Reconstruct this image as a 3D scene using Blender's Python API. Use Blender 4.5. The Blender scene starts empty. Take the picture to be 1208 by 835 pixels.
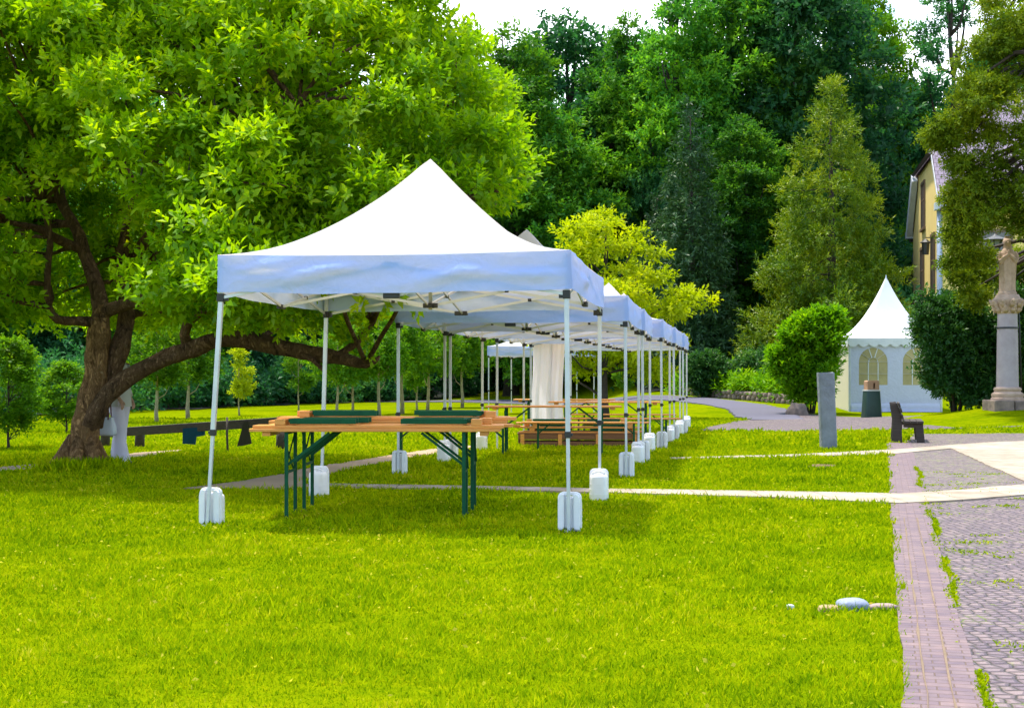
import bpy, bmesh, math, random
import numpy as np
from mathutils import Vector, Matrix, noise
R = math.radians
rng = np.random.default_rng(7)
random.seed(7)
SC = bpy.context.scene
COL = SC.collection

# ------------------------------------------------------------------ camera geometry helpers
EYE, F, HX, HY = 1.18, 1600.0, 604.0, 447.0
def P(px, py, Y):                       # a point of the photograph at depth Y
    return Vector(((px - HX) / F * Y, Y, EYE + (HY - py) / F * Y))
def G(px, py):                          # a point of the photograph on level ground
    Y = F * EYE / (py - HY)
    return ((px - HX) / F * Y, Y)
def sstep(a, b, x):
    t = np.clip((x - a) / (b - a), 0, 1)
    return t * t * (3 - 2 * t)
def gz(x, y):                           # ground height
    x = np.asarray(x, float); y = np.asarray(y, float)
    z = 0.47 * np.exp(-(((x - 12.8) / 2.2) ** 2 + ((y - 34.5) / 4.0) ** 2))
    z = z + 0.03 * np.clip(y - 42, 0, 20) * sstep(2, 7, x)
    dist = (x - 10.3) * 0.947 + (y - 50.5) * 0.326
    z = z + 1.4 * sstep(0.2, 6, dist) * sstep(47.5, 52, y)
    z = z + 0.17 * np.maximum(0, y - 64) * sstep(-6, 14, x)
    z = z + 0.10 * np.maximum(0, y - 95) * (1 - sstep(-6, 14, x))
    return z
def gzf(x, y): return float(gz(x, y))

# ------------------------------------------------------------------ object helpers
def link(o, parent=None):
    COL.objects.link(o)
    if parent is not None: o.parent = parent
    return o
def tag(o, label=None, cat=None, group=None, kind=None):
    if label: o['label'] = label
    if cat: o['category'] = cat
    if group: o['group'] = group
    if kind: o['kind'] = kind
    return o
def thing(name, label, cat, loc=(0, 0, 0), rz=0.0, group=None):
    o = bpy.data.objects.new(name, None); o.empty_display_size = 0.3
    o.location = loc; o.rotation_euler = (0, 0, rz)
    link(o); return tag(o, label, cat, group)
def copy_tree(o, parent=None):
    c = o.copy(); COL.objects.link(c)
    if parent is not None: c.parent = parent
    for ch in [q for q in bpy.data.objects if q.parent == o]:
        copy_tree(ch, c)
    return c

class MB:
    def __init__(s): s.v = []; s.f = []; s.m = []
    def add(s, vs, fs, mi=0):
        b = len(s.v); s.v += [tuple(p) for p in vs]
        for f in fs: s.f.append([b + i for i in f]); s.m.append(mi)
        return s
    def box(s, c, d, rz=0.0, mi=0, M=None):
        x, y, z = d[0] / 2, d[1] / 2, d[2] / 2
        vs = [Vector(p) for p in ((-x,-y,-z),(x,-y,-z),(x,y,-z),(-x,y,-z),(-x,-y,z),(x,-y,z),(x,y,z),(-x,y,z))]
        T = M if M is not None else Matrix.Rotation(rz, 4, 'Z')
        vs = [T @ p + Vector(c) for p in vs]
        return s.add(vs, [(0,3,2,1),(4,5,6,7),(0,1,5,4),(1,2,6,5),(2,3,7,6),(3,0,4,7)], mi)
    def bar(s, p, q, w, h=None, mi=0):
        p = Vector(p); q = Vector(q); h = h or w
        d = (q - p); L = d.length; d.normalize()
        up = Vector((0, 0, 1)) if abs(d.z) < 0.95 else Vector((0, 1, 0))
        sx = d.cross(up).normalized(); uz = sx.cross(d).normalized()
        vs = []
        for t in (p, q):
            for a, b in ((-1,-1),(1,-1),(1,1),(-1,1)):
                vs.append(t + sx * a * w / 2 + uz * b * h / 2)
        return s.add(vs, [(0,1,2,3),(7,6,5,4),(0,4,5,1),(1,5,6,2),(2,6,7,3),(3,7,4,0)], mi)
    def loft(s, rings, mi=0, cap=True, closed=True):
        n = len(rings[0]); b = len(s.v)
        for r in rings: s.v += [tuple(p) for p in r]
        for i in range(len(rings) - 1):
            for j in range(n if closed else n - 1):
                k = (j + 1) % n
                s.f.append([b+i*n+j, b+i*n+k, b+(i+1)*n+k, b+(i+1)*n+j]); s.m.append(mi)
        if cap and closed:
            s.f.append([b + j for j in range(n)][::-1]); s.m.append(mi)
            e = b + (len(rings) - 1) * n
            s.f.append([e + j for j in range(n)]); s.m.append(mi)
        return s
    def tube(s, path, radii, seg=8, mi=0, rough=0.0, seed=0):
        path = [Vector(p) for p in path]
        if not hasattr(radii, '__len__'): radii = [radii] * len(path)
        u = None; rings = []
        for i, p in enumerate(path):
            a = path[max(0, i-1)]; c = path[min(len(path)-1, i+1)]
            d = (c - a).normalized()
            if u is None:
                u = d.cross(Vector((0.3, 1, 0.1))).normalized()
            u = (u - d * u.dot(d)).normalized(); w = d.cross(u)
            ring = []
            for j in range(seg):
                t = 2 * math.pi * j / seg
                r = radii[i]
                if rough:
                    q = p * 2.3 + Vector((math.cos(t), math.sin(t), seed)) * 1.2
                    r *= 1 + rough * noise.noise(q)
                ring.append(p + (u * math.cos(t) + w * math.sin(t)) * r)
            rings.append(ring)
        return s.loft(rings, mi)
    def lathe(s, prof, seg=24, c=(0, 0, 0), mi=0, sx=1, sy=1):
        rings = []
        for r, z in prof:
            rings.append([(c[0] + sx*r*math.cos(2*math.pi*j/seg), c[1] + sy*r*math.sin(2*math.pi*j/seg), c[2] + z) for j in range(seg)])
        return s.loft(rings, mi)
    def prism(s, poly, y0, y1, mi=0, holes=(), M=None):
        """poly of (x,z) points extruded along y from y0 to y1 (holes allowed)"""
        bm = bmesh.new(); edges = []
        for lp in [poly] + list(holes):
            vs = [bm.verts.new((p[0], y0, p[1])) for p in lp]
            for i in range(len(vs)): edges.append(bm.edges.new((vs[i], vs[(i+1) % len(vs)])))
        bmesh.ops.triangle_fill(bm, use_beauty=True, edges=edges)
        r = bmesh.ops.extrude_face_region(bm, geom=bm.faces[:])
        for e in r['geom']:
            if isinstance(e, bmesh.types.BMVert): e.co.y = y1
        bmesh.ops.recalc_face_normals(bm, faces=bm.faces[:])
        bm.verts.index_update()
        vs = [(M @ v.co) if M is not None else v.co.copy() for v in bm.verts]
        s.add(vs, [[v.index for v in f.verts] for f in bm.faces], mi); bm.free()
        return s
    def mesh(s, name, mats, smooth=False):
        me = bpy.data.meshes.new(name); me.from_pydata(s.v, [], s.f)
        for m in (mats if isinstance(mats, (list, tuple)) else [mats]): me.materials.append(m)
        me.polygons.foreach_set('material_index', s.m)
        if smooth: me.polygons.foreach_set('use_smooth', [True] * len(s.f))
        me.update(); return me
    def build(s, name, mats, parent=None, smooth=False, bevel=0.0, seg=2, sharp=None, recalc=True):
        me = s.mesh(name, mats, smooth)
        if recalc:
            bm = bmesh.new(); bm.from_mesh(me); bmesh.ops.recalc_face_normals(bm, faces=bm.faces[:]); bm.to_mesh(me); bm.free()
        if sharp is not None:
            me.polygons.foreach_set('use_smooth', [True] * len(me.polygons)); me.set_sharp_from_angle(angle=R(sharp))
        o = bpy.data.objects.new(name, me); link(o, parent)
        if bevel:
            b = o.modifiers.new('bevel', 'BEVEL'); b.width = bevel; b.segments = seg; b.limit_method = 'ANGLE'; b.angle_limit = R(40)
        return o

# ------------------------------------------------------------------ materials
def newmat(name):
    m = bpy.data.materials.new(name); m.use_nodes = True
    nt = m.node_tree; nt.nodes.clear()
    out = nt.nodes.new('ShaderNodeOutputMaterial')
    return m, nt, out
def N(nt, t, **kw):
    n = nt.nodes.new(t)
    for k, v in kw.items():
        if k in n.inputs: n.inputs[k].default_value = v
        else: setattr(n, k, v)
    return n
def ramp(nt, stops, interp='LINEAR'):
    n = nt.nodes.new('ShaderNodeValToRGB'); cr = n.color_ramp; cr.interpolation = interp
    while len(cr.elements) > 1: cr.elements.remove(cr.elements[-1])
    for i, (p, c) in enumerate(stops):
        e = cr.elements[0] if i == 0 else cr.elements.new(p)
        e.position = p; e.color = tuple(c) + ((1,) if len(c) == 3 else ())
    return n
def c4(c): return (c[0], c[1], c[2], 1)
def simple(name, c1, c2=None, scale=8.0, rough=0.6, bump=0.0, bscale=None, metal=0.0, stretch=None, detail=6, coord='Object', spec=0.5):
    m, nt, out = newmat(name); L = nt.links
    b = N(nt, 'ShaderNodeBsdfPrincipled', Roughness=rough, Metallic=metal)
    b.inputs['Specular IOR Level'].default_value = spec
    tc = N(nt, 'ShaderNodeTexCoord'); mp = N(nt, 'ShaderNodeMapping')
    if stretch: mp.inputs['Scale'].default_value = stretch
    L.new(tc.outputs[coord], mp.inputs[0])
    nz = N(nt, 'ShaderNodeTexNoise', Scale=scale, Detail=detail, Roughness=0.6); L.new(mp.outputs[0], nz.inputs[0])
    c2 = c2 or tuple(x * 0.7 for x in c1)
    rp = ramp(nt, [(0.3, c1), (0.7, c2)]); L.new(nz.outputs[0], rp.inputs[0]); L.new(rp.outputs[0], b.inputs['Base Color'])
    if bump:
        n2 = N(nt, 'ShaderNodeTexNoise', Scale=bscale or scale * 3, Detail=6); L.new(mp.outputs[0], n2.inputs[0])
        bp = N(nt, 'ShaderNodeBump', Strength=bump, Distance=0.02); L.new(n2.outputs[0], bp.inputs['Height']); L.new(bp.outputs[0], b.inputs['Normal'])
    L.new(b.outputs[0], out.inputs[0]); return m
def leafmat(name, stops, tcol, trans=0.4, gloss=0.05, nscale=0.35, nvar=0.5, hue=0.0):
    """leaf: colour by a random number per leaf, drifting over metres of crown"""
    m, nt, out = newmat(name); L = nt.links
    at = N(nt, 'ShaderNodeAttribute', attribute_name='rnd')
    geo = N(nt, 'ShaderNodeNewGeometry')
    nz = N(nt, 'ShaderNodeTexNoise', Scale=nscale, Detail=3); L.new(geo.outputs['Position'], nz.inputs[0])
    mx = N(nt, 'ShaderNodeMath', operation='MULTIPLY_ADD'); L.new(nz.outputs[0], mx.inputs[0]); mx.inputs[1].default_value = nvar * 2
    s1 = N(nt, 'ShaderNodeMath', operation='MULTIPLY_ADD'); L.new(at.outputs['Fac'], s1.inputs[0]); s1.inputs[1].default_value = 1 - nvar * 0.6; s1.inputs[2].default_value = -nvar * 0.7
    L.new(s1.outputs[0], mx.inputs[2])
    rp = ramp(nt, stops); L.new(mx.outputs[0], rp.inputs[0])
    oi = N(nt, 'ShaderNodeObjectInfo')
    hv = N(nt, 'ShaderNodeHueSaturation')
    mr = N(nt, 'ShaderNodeMapRange'); L.new(oi.outputs['Random'], mr.inputs[0]); mr.inputs[3].default_value = 1 - hue; mr.inputs[4].default_value = 1 + hue
    L.new(mr.outputs[0], hv.inputs['Value']); L.new(rp.outputs[0], hv.inputs['Color'])
    d = N(nt, 'ShaderNodeBsdfDiffuse'); L.new(hv.outputs[0], d.inputs[0])
    t = N(nt, 'ShaderNodeBsdfTranslucent')
    tm = N(nt, 'ShaderNodeMix', data_type='RGBA', blend_type='MULTIPLY'); tm.inputs[0].default_value = 1
    L.new(hv.outputs[0], tm.inputs[6]); tm.inputs[7].default_value = c4(tcol); L.new(tm.outputs[2], t.inputs[0])
    m1 = N(nt, 'ShaderNodeMixShader'); m1.inputs[0].default_value = trans; L.new(d.outputs[0], m1.inputs[1]); L.new(t.outputs[0], m1.inputs[2])
    g = N(nt, 'ShaderNodeBsdfGlossy', Roughness=0.45); m2 = N(nt, 'ShaderNodeMixShader'); m2.inputs[0].default_value = gloss
    L.new(m1.outputs[0], m2.inputs[1]); L.new(g.outputs[0], m2.inputs[2]); L.new(m2.outputs[0], out.inputs[0]); return m
def fabric(name, col, trans=0.25, tcol=None, bump=0.15):
    m, nt, out = newmat(name); L = nt.links
    tc = N(nt, 'ShaderNodeTexCoord')
    nz = N(nt, 'ShaderNodeTexNoise', Scale=3.0, Detail=5); L.new(tc.outputs['Object'], nz.inputs[0])
    rp = ramp(nt, [(0.3, tuple(c * 0.95 for c in col)), (0.7, col)]); L.new(nz.outputs[0], rp.inputs[0])
    n2 = N(nt, 'ShaderNodeTexNoise', Scale=9.0, Detail=3, Distortion=0.6); L.new(tc.outputs['Object'], n2.inputs[0])
    bp = N(nt, 'ShaderNodeBump', Strength=bump, Distance=0.03); L.new(n2.outputs[0], bp.inputs['Height'])
    d = N(nt, 'ShaderNodeBsdfDiffuse'); L.new(rp.outputs[0], d.inputs[0]); L.new(bp.outputs[0], d.inputs['Normal'])
    t = N(nt, 'ShaderNodeBsdfTranslucent'); t.inputs[0].default_value = c4(tcol or col)
    m1 = N(nt, 'ShaderNodeMixShader'); m1.inputs[0].default_value = trans; L.new(d.outputs[0], m1.inputs[1]); L.new(t.outputs[0], m1.inputs[2])
    L.new(m1.outputs[0], out.inputs[0]); return m

M = {}
M['canopy'] = fabric('canopy_cloth', (0.80, 0.80, 0.83), 0.55, (1.0, 0.80, 0.64))
M['valance'] = fabric('valance_shade_blue', (0.36, 0.52, 0.92), 0.20, (0.95, 0.80, 0.68), 0.5)  # blue tint of the shade is put into the white cloth's colour
M['curtain'] = fabric('curtain_cloth', (0.93, 0.92, 0.96), 0.6, (0.97, 0.93, 0.97), 0.2)
M['alu'] = simple('aluminium_tube', (0.62, 0.65, 0.70), (0.5, 0.53, 0.58), 5, 0.38, metal=0.35)
M['blackplastic'] = simple('black_plastic', (0.02, 0.02, 0.022), None, 10, 0.5)
M['canplastic'] = simple('white_plastic', (0.84, 0.84, 0.85), (0.74, 0.74, 0.77), 6, 0.35, 0.1, 20)
def wood(name, a, b, stretch=(0.6, 14, 14), rough=0.45):
    return simple(name, a, b, 4, rough, 0.15, 8, stretch=stretch)
M['orange'] = wood('varnished_pine', (0.74, 0.33, 0.07), (0.55, 0.22, 0.04))
M['greensteel'] = simple('green_enamel', (0.003, 0.085, 0.035), (0.002, 0.06, 0.025), 12, 0.6, spec=0.2)
M['darkwood'] = wood('weathered_dark_wood', (0.07, 0.05, 0.04), (0.03, 0.022, 0.018), rough=0.8)
M['brownwood'] = wood('brown_boards', (0.22, 0.10, 0.035), (0.12, 0.05, 0.02), rough=0.7)
def barkmat(name, a, b, c):
    m, nt, out = newmat(name); L = nt.links; geo = N(nt, 'ShaderNodeNewGeometry'); mp = N(nt, 'ShaderNodeMapping'); mp.inputs['Scale'].default_value = (1, 1, 0.4); L.new(geo.outputs['Position'], mp.inputs[0])
    nz = N(nt, 'ShaderNodeTexNoise', Scale=9, Detail=8, Roughness=0.7, Distortion=0.8); L.new(mp.outputs[0], nz.inputs[0]); rp = ramp(nt, [(0.34, b), (0.5, a), (0.62, a), (0.72, c)]); L.new(nz.outputs[0], rp.inputs[0])
    v = N(nt, 'ShaderNodeTexVoronoi', feature='DISTANCE_TO_EDGE', Scale=17); ds = N(nt, 'ShaderNodeMix', data_type='RGBA', blend_type='LINEAR_LIGHT'); ds.inputs[0].default_value = 0.16; L.new(mp.outputs[0], ds.inputs[6]); L.new(nz.outputs[1], ds.inputs[7]); L.new(ds.outputs[2], v.inputs[0])
    vr = ramp(nt, [(0.0, (0.62, 0.6, 0.58)), (0.2, (1, 1, 1))]); L.new(v.outputs[0], vr.inputs[0]); mx = N(nt, 'ShaderNodeMix', data_type='RGBA', blend_type='MULTIPLY'); mx.inputs[0].default_value = 1; L.new(rp.outputs[0], mx.inputs[6]); L.new(vr.outputs[0], mx.inputs[7])
    b_ = N(nt, 'ShaderNodeBsdfPrincipled', Roughness=0.95); b_.inputs['Specular IOR Level'].default_value = 0.1; L.new(mx.outputs[2], b_.inputs['Base Color'])
    ad = N(nt, 'ShaderNodeMath', operation='ADD'); L.new(nz.outputs[0], ad.inputs[0]); L.new(vr.outputs[0], ad.inputs[1]); bp = N(nt, 'ShaderNodeBump', Strength=1.0, Distance=0.035); L.new(ad.outputs[0], bp.inputs['Height']); L.new(bp.outputs[0], b_.inputs['Normal'])
    L.new(b_.outputs[0], out.inputs[0]); return m
M['bark'] = barkmat('bark', (0.40, 0.225, 0.10), (0.12, 0.065, 0.03), (0.50, 0.42, 0.24)); M['barklimb'] = barkmat('limb_bark', (0.24, 0.14, 0.075), (0.07, 0.042, 0.026), (0.34, 0.28, 0.17))
M['barkdark'] = simple('dark_bark', (0.07, 0.05, 0.035), (0.03, 0.022, 0.018), 6, 0.9, 0.7, 12)
M['barkpale'] = simple('pale_bark', (0.42, 0.36, 0.20), (0.25, 0.20, 0.10), 6, 0.85, 0.4, 12)
M['stone'] = simple('grey_slate', (0.23, 0.25, 0.29), (0.14, 0.155, 0.185), 5, 0.75, 0.6, 14)
M['sandstone'] = simple('pale_sandstone', (0.55, 0.39, 0.28), (0.38, 0.26, 0.18), 6, 0.85, 0.4, 18)
M['marble'] = simple('grey_pink_column', (0.44, 0.37, 0.37), (0.33, 0.27, 0.27), 3, 0.6, 0.15, 12)
M['roughstone'] = simple('rough_stone', (0.30, 0.22, 0.17), (0.12, 0.09, 0.07), 4, 0.9, 0.8, 9)
M['iron'] = simple('dark_iron', (0.025, 0.028, 0.03), None, 8, 0.5)
M['soil'] = simple('bare_soil', (0.16, 0.09, 0.03), (0.10, 0.055, 0.02), 8, 0.95, 0.5)
M['litter'] = simple('leaf_litter', (0.035, 0.035, 0.015), (0.015, 0.02, 0.008), 1.5, 0.95, 0.5)

M['leaf_big'] = leafmat('spreading_tree_leaf', [(0.0, (0.055, 0.18, 0.003)), (0.35, (0.17, 0.35, 0.003)), (0.7, (0.33, 0.50, 0.003)), (1.0, (0.58, 0.64, 0.006))], (1.6, 1.5, 0.5), 0.5, 0.015)
M['leaf_yellow'] = leafmat('yellow_green_leaf', [(0.0, (0.15, 0.24, 0.003)), (0.5, (0.38, 0.47, 0.003)), (1.0, (0.64, 0.64, 0.01))], (1.3, 1.3, 0.5), 0.45, 0.01)
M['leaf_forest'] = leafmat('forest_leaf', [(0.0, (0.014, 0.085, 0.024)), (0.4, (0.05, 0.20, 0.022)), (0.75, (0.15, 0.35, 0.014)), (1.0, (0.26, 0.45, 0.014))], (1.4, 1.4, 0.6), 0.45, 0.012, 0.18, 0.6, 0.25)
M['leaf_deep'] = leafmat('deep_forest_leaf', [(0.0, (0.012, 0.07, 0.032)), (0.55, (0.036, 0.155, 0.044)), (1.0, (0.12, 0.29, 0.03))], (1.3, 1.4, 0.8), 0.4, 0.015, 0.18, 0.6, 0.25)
M['leaf_conifer'] = leafmat('dark_needles', [(0.0, (0.014, 0.055, 0.022)), (0.6, (0.04, 0.11, 0.028)), (1.0, (0.09, 0.17, 0.03))], (1.2, 1.2, 0.8), 0.25, 0.03, 0.3, 0.5, 0.1)
M['leaf_olive'] = leafmat('olive_needles', [(0.0, (0.03, 0.105, 0.004)), (0.45, (0.13, 0.235, 0.004)), (1.0, (0.37, 0.44, 0.008))], (1.3, 1.2, 0.6), 0.35, 0.03, 0.5, 0.5, 0.1)
M['leaf_overhang'] = leafmat('overhanging_leaf', [(0.0, (0.04, 0.095, 0.006)), (0.5, (0.14, 0.22, 0.006)), (1.0, (0.32, 0.36, 0.012))], (1.4, 1.3, 0.7), 0.4, 0.01, 0.6, 0.5)
M['leaf_bush'] = leafmat('bright_bush_leaf', [(0.0, (0.06, 0.20, 0.004)), (0.5, (0.14, 0.34, 0.004)), (1.0, (0.30, 0.48, 0.006))], (1.4, 1.3, 0.5), 0.45, 0.01, 0.8, 0.4)
M['leaf_holly'] = leafmat('glossy_dark_leaf', [(0.0, (0.014, 0.06, 0.014)), (0.6, (0.04, 0.14, 0.018)), (1.0, (0.13, 0.26, 0.02))], (1.3, 1.3, 0.7), 0.35, 0.025, 0.8, 0.5)
M['leaf_young'] = leafmat('young_tree_leaf', [(0.0, (0.05, 0.16, 0.008)), (0.5, (0.10, 0.25, 0.008)), (1.0, (0.22, 0.35, 0.01))], (1.4, 1.35, 0.5), 0.5, 0.01, 0.4, 0.4, 0.15)

# grass
def grassmat(name, blades):
    m, nt, out = newmat(name); L = nt.links
    geo = N(nt, 'ShaderNodeNewGeometry')
    n1 = N(nt, 'ShaderNodeTexNoise', Scale=0.42, Detail=7, Roughness=0.68, Distortion=0.4); L.new(geo.outputs['Position'], n1.inputs[0])
    n2 = N(nt, 'ShaderNodeTexNoise', Scale=5.0, Detail=5, Roughness=0.7); L.new(geo.outputs['Position'], n2.inputs[0])
    a = N(nt, 'ShaderNodeMath', operation='ADD'); L.new(n1.outputs[0], a.inputs[0])
    if blades:
        at = N(nt, 'ShaderNodeAttribute', attribute_name='rnd')
        mm = N(nt, 'ShaderNodeMath', operation='MULTIPLY_ADD'); L.new(at.outputs['Fac'], mm.inputs[0]); mm.inputs[1].default_value = 0.55; L.new(n2.outputs[0], mm.inputs[2])
        L.new(mm.outputs[0], a.inputs[1])
        sub = -0.78
    else:
        L.new(n2.outputs[0], a.inputs[1]); sub = -0.5
    s = N(nt, 'ShaderNodeMath', operation='ADD'); L.new(a.outputs[0], s.inputs[0]); s.inputs[1].default_value = sub
    q_ = 0.95 if blades else 0.44
    rp = ramp(nt, [(p_, tuple(k_ * q_ for k_ in c_)) for p_, c_ in [(0.0, (0.09, 0.20, 0.002)), (0.34, (0.25, 0.38, 0.002)), (0.6, (0.40, 0.50, 0.002)), (0.82, (0.55, 0.57, 0.004)), (1.0, (0.72, 0.62, 0.06))]])
    L.new(s.outputs[0], rp.inputs[0])
    d = N(nt, 'ShaderNodeBsdfDiffuse'); L.new(rp.outputs[0], d.inputs[0])
    if blades:
        t = N(nt, 'ShaderNodeBsdfTranslucent'); L.new(rp.outputs[0], t.inputs[0])
        mx = N(nt, 'ShaderNodeMixShader'); mx.inputs[0].default_value = 0.4; L.new(d.outputs[0], mx.inputs[1]); L.new(t.outputs[0], mx.inputs[2]); L.new(mx.outputs[0], out.inputs[0])
    else:
        n3 = N(nt, 'ShaderNodeTexNoise', Scale=60, Detail=4); L.new(geo.outputs['Position'], n3.inputs[0])
        bp = N(nt, 'ShaderNodeBump', Strength=0.6, Distance=0.03); L.new(n3.outputs[0], bp.inputs['Height']); L.new(bp.outputs[0], d.inputs['Normal'])
        L.new(d.outputs[0], out.inputs[0])
    return m
M['lawn'] = grassmat('lawn_turf', False)
M['blade'] = grassmat('grass_blades', True)

# ------------------------------------------------------------------ leaves
def leaf_mesh(name, Pn, D, Nn, Lg, W, rnd, mat):
    n = len(Pn)
    D = D / np.linalg.norm(D, axis=1, keepdims=True)
    Nn = Nn - D * np.sum(Nn * D, axis=1, keepdims=True)
    Nn = Nn / (np.linalg.norm(Nn, axis=1, keepdims=True) + 1e-9)
    S = np.cross(D, Nn); Lg = Lg[:, None]; W = W[:, None]
    mid = Pn + D * Lg * 0.5
    V = np.stack([Pn, mid - S * W + Nn * W * 0.35, Pn + D * Lg - Nn * Lg * 0.12, mid + S * W + Nn * W * 0.35], axis=1).reshape(-1, 3)
    me = bpy.data.meshes.new(name)
    me.vertices.add(4 * n); me.vertices.foreach_set('co', V.astype(np.float32).ravel())
    me.loops.add(4 * n); me.loops.foreach_set('vertex_index', np.arange(4 * n, dtype=np.int32))
    me.polygons.add(n); me.polygons.foreach_set('loop_start', np.arange(0, 4 * n, 4, dtype=np.int32))
    me.update(calc_edges=True)
    at = me.attributes.new('rnd', 'FLOAT', 'POINT'); at.data.foreach_set('value', np.repeat(rnd, 4).astype(np.float32))
    me.materials.append(mat); me.validate(); return me
def unit(n, g):
    d = g.normal(size=(n, 3)); return d / np.linalg.norm(d, axis=1, keepdims=True)
def crown_mesh(name, clumps, L, mat, per=30, k=10, slen=0.3, wid=0.22, flat=0.55, up=0.35, shell=0.45, seed=1, droop=0.0, tint=0.0):
    """clumps: array (n,4) x,y,z,r -> sprays of leaves round every clump"""
    g = np.random.default_rng(seed); clumps = np.asarray(clumps, float)
    cnt = np.maximum(3, (per * (clumps[:, 3] / np.median(clumps[:, 3])) ** 1.7).astype(int))
    ci = np.repeat(np.arange(len(clumps)), cnt); n = len(ci)
    d = unit(n, g); rad = shell + (1 - shell) * g.random(n)
    c = clumps[ci, :3]; r = clumps[ci, 3:4]
    off = d * r * rad[:, None]; off[:, 2] *= flat
    p0 = c + off
    ax = d * 0.75 + np.array([0, 0, up]) + g.normal(scale=0.3, size=(n, 3)); ax[:, 2] -= droop
    ax /= np.linalg.norm(ax, axis=1, keepdims=True)
    e1 = np.cross(ax, np.array([0.31, 0.2, 0.93])); e1 /= np.linalg.norm(e1, axis=1, keepdims=True); e2 = np.cross(ax, e1)
    srnd = g.random(n); ph0 = g.random(n) * 6.28
    Ps, Ds, Ns, Ls, Rs = [], [], [], [], []
    for j in range(k):
        t = (j + 0.5) / k
        ph = ph0 + j * 2.4
        radv = e1 * np.cos(ph)[:, None] + e2 * np.sin(ph)[:, None]
        D = radv * (1.0 - 0.5 * t) + ax * (0.25 + 0.9 * t) + g.normal(scale=0.18, size=(n, 3)); D[:, 2] -= droop * 0.6
        Nn = ax * 0.9 + np.array([0, 0, 0.7]) - radv * 0.3 + g.normal(scale=0.25, size=(n, 3))
        Ps.append(p0 + ax * slen * t + g.normal(scale=0.015, size=(n, 3))); Ds.append(D); Ns.append(Nn)
        Ls.append(L * (0.7 + 0.55 * g.random(n)) * (1.05 - 0.3 * t)); Rs.append(np.clip(0.55 * srnd + 0.45 * g.random(n) + tint, 0, 1))
    Lg = np.concatenate(Ls)
    return leaf_mesh(name, np.concatenate(Ps), np.concatenate(Ds), np.concatenate(Ns), Lg, Lg * wid, np.concatenate(Rs), mat)
def obj(name, me, parent=None):
    return link(bpy.data.objects.new(name, me), parent)
def shell_clumps(ell, n, rr, g, reject=None):
    """clump centres on the outer part of a union of ellipsoids (cx,cy,cz,rx,ry,rz)"""
    out = []; vol = np.array([e[3]*e[4] + e[3]*e[5] + e[4]*e[5] for e in ell]); pr = vol / vol.sum(); tries = 0
    while len(out) < n and tries < n * 60:
        tries += 1
        e = ell[g.choice(len(ell), p=pr)]
        d = unit(1, g)[0]; s = 0.6 + 0.4 * math.sqrt(g.random())
        q = np.array(e[:3]) + d * np.array(e[3:]) * s
        if any(sum(((q[i] - h[i]) / h[3 + i]) ** 2 for i in range(3)) < 0.36 for h in ell): continue
        if reject is not None and reject(q): continue
        out.append((q[0], q[1], q[2], rr * (0.65 + 0.7 * g.random())))
    return np.array(out)

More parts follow.
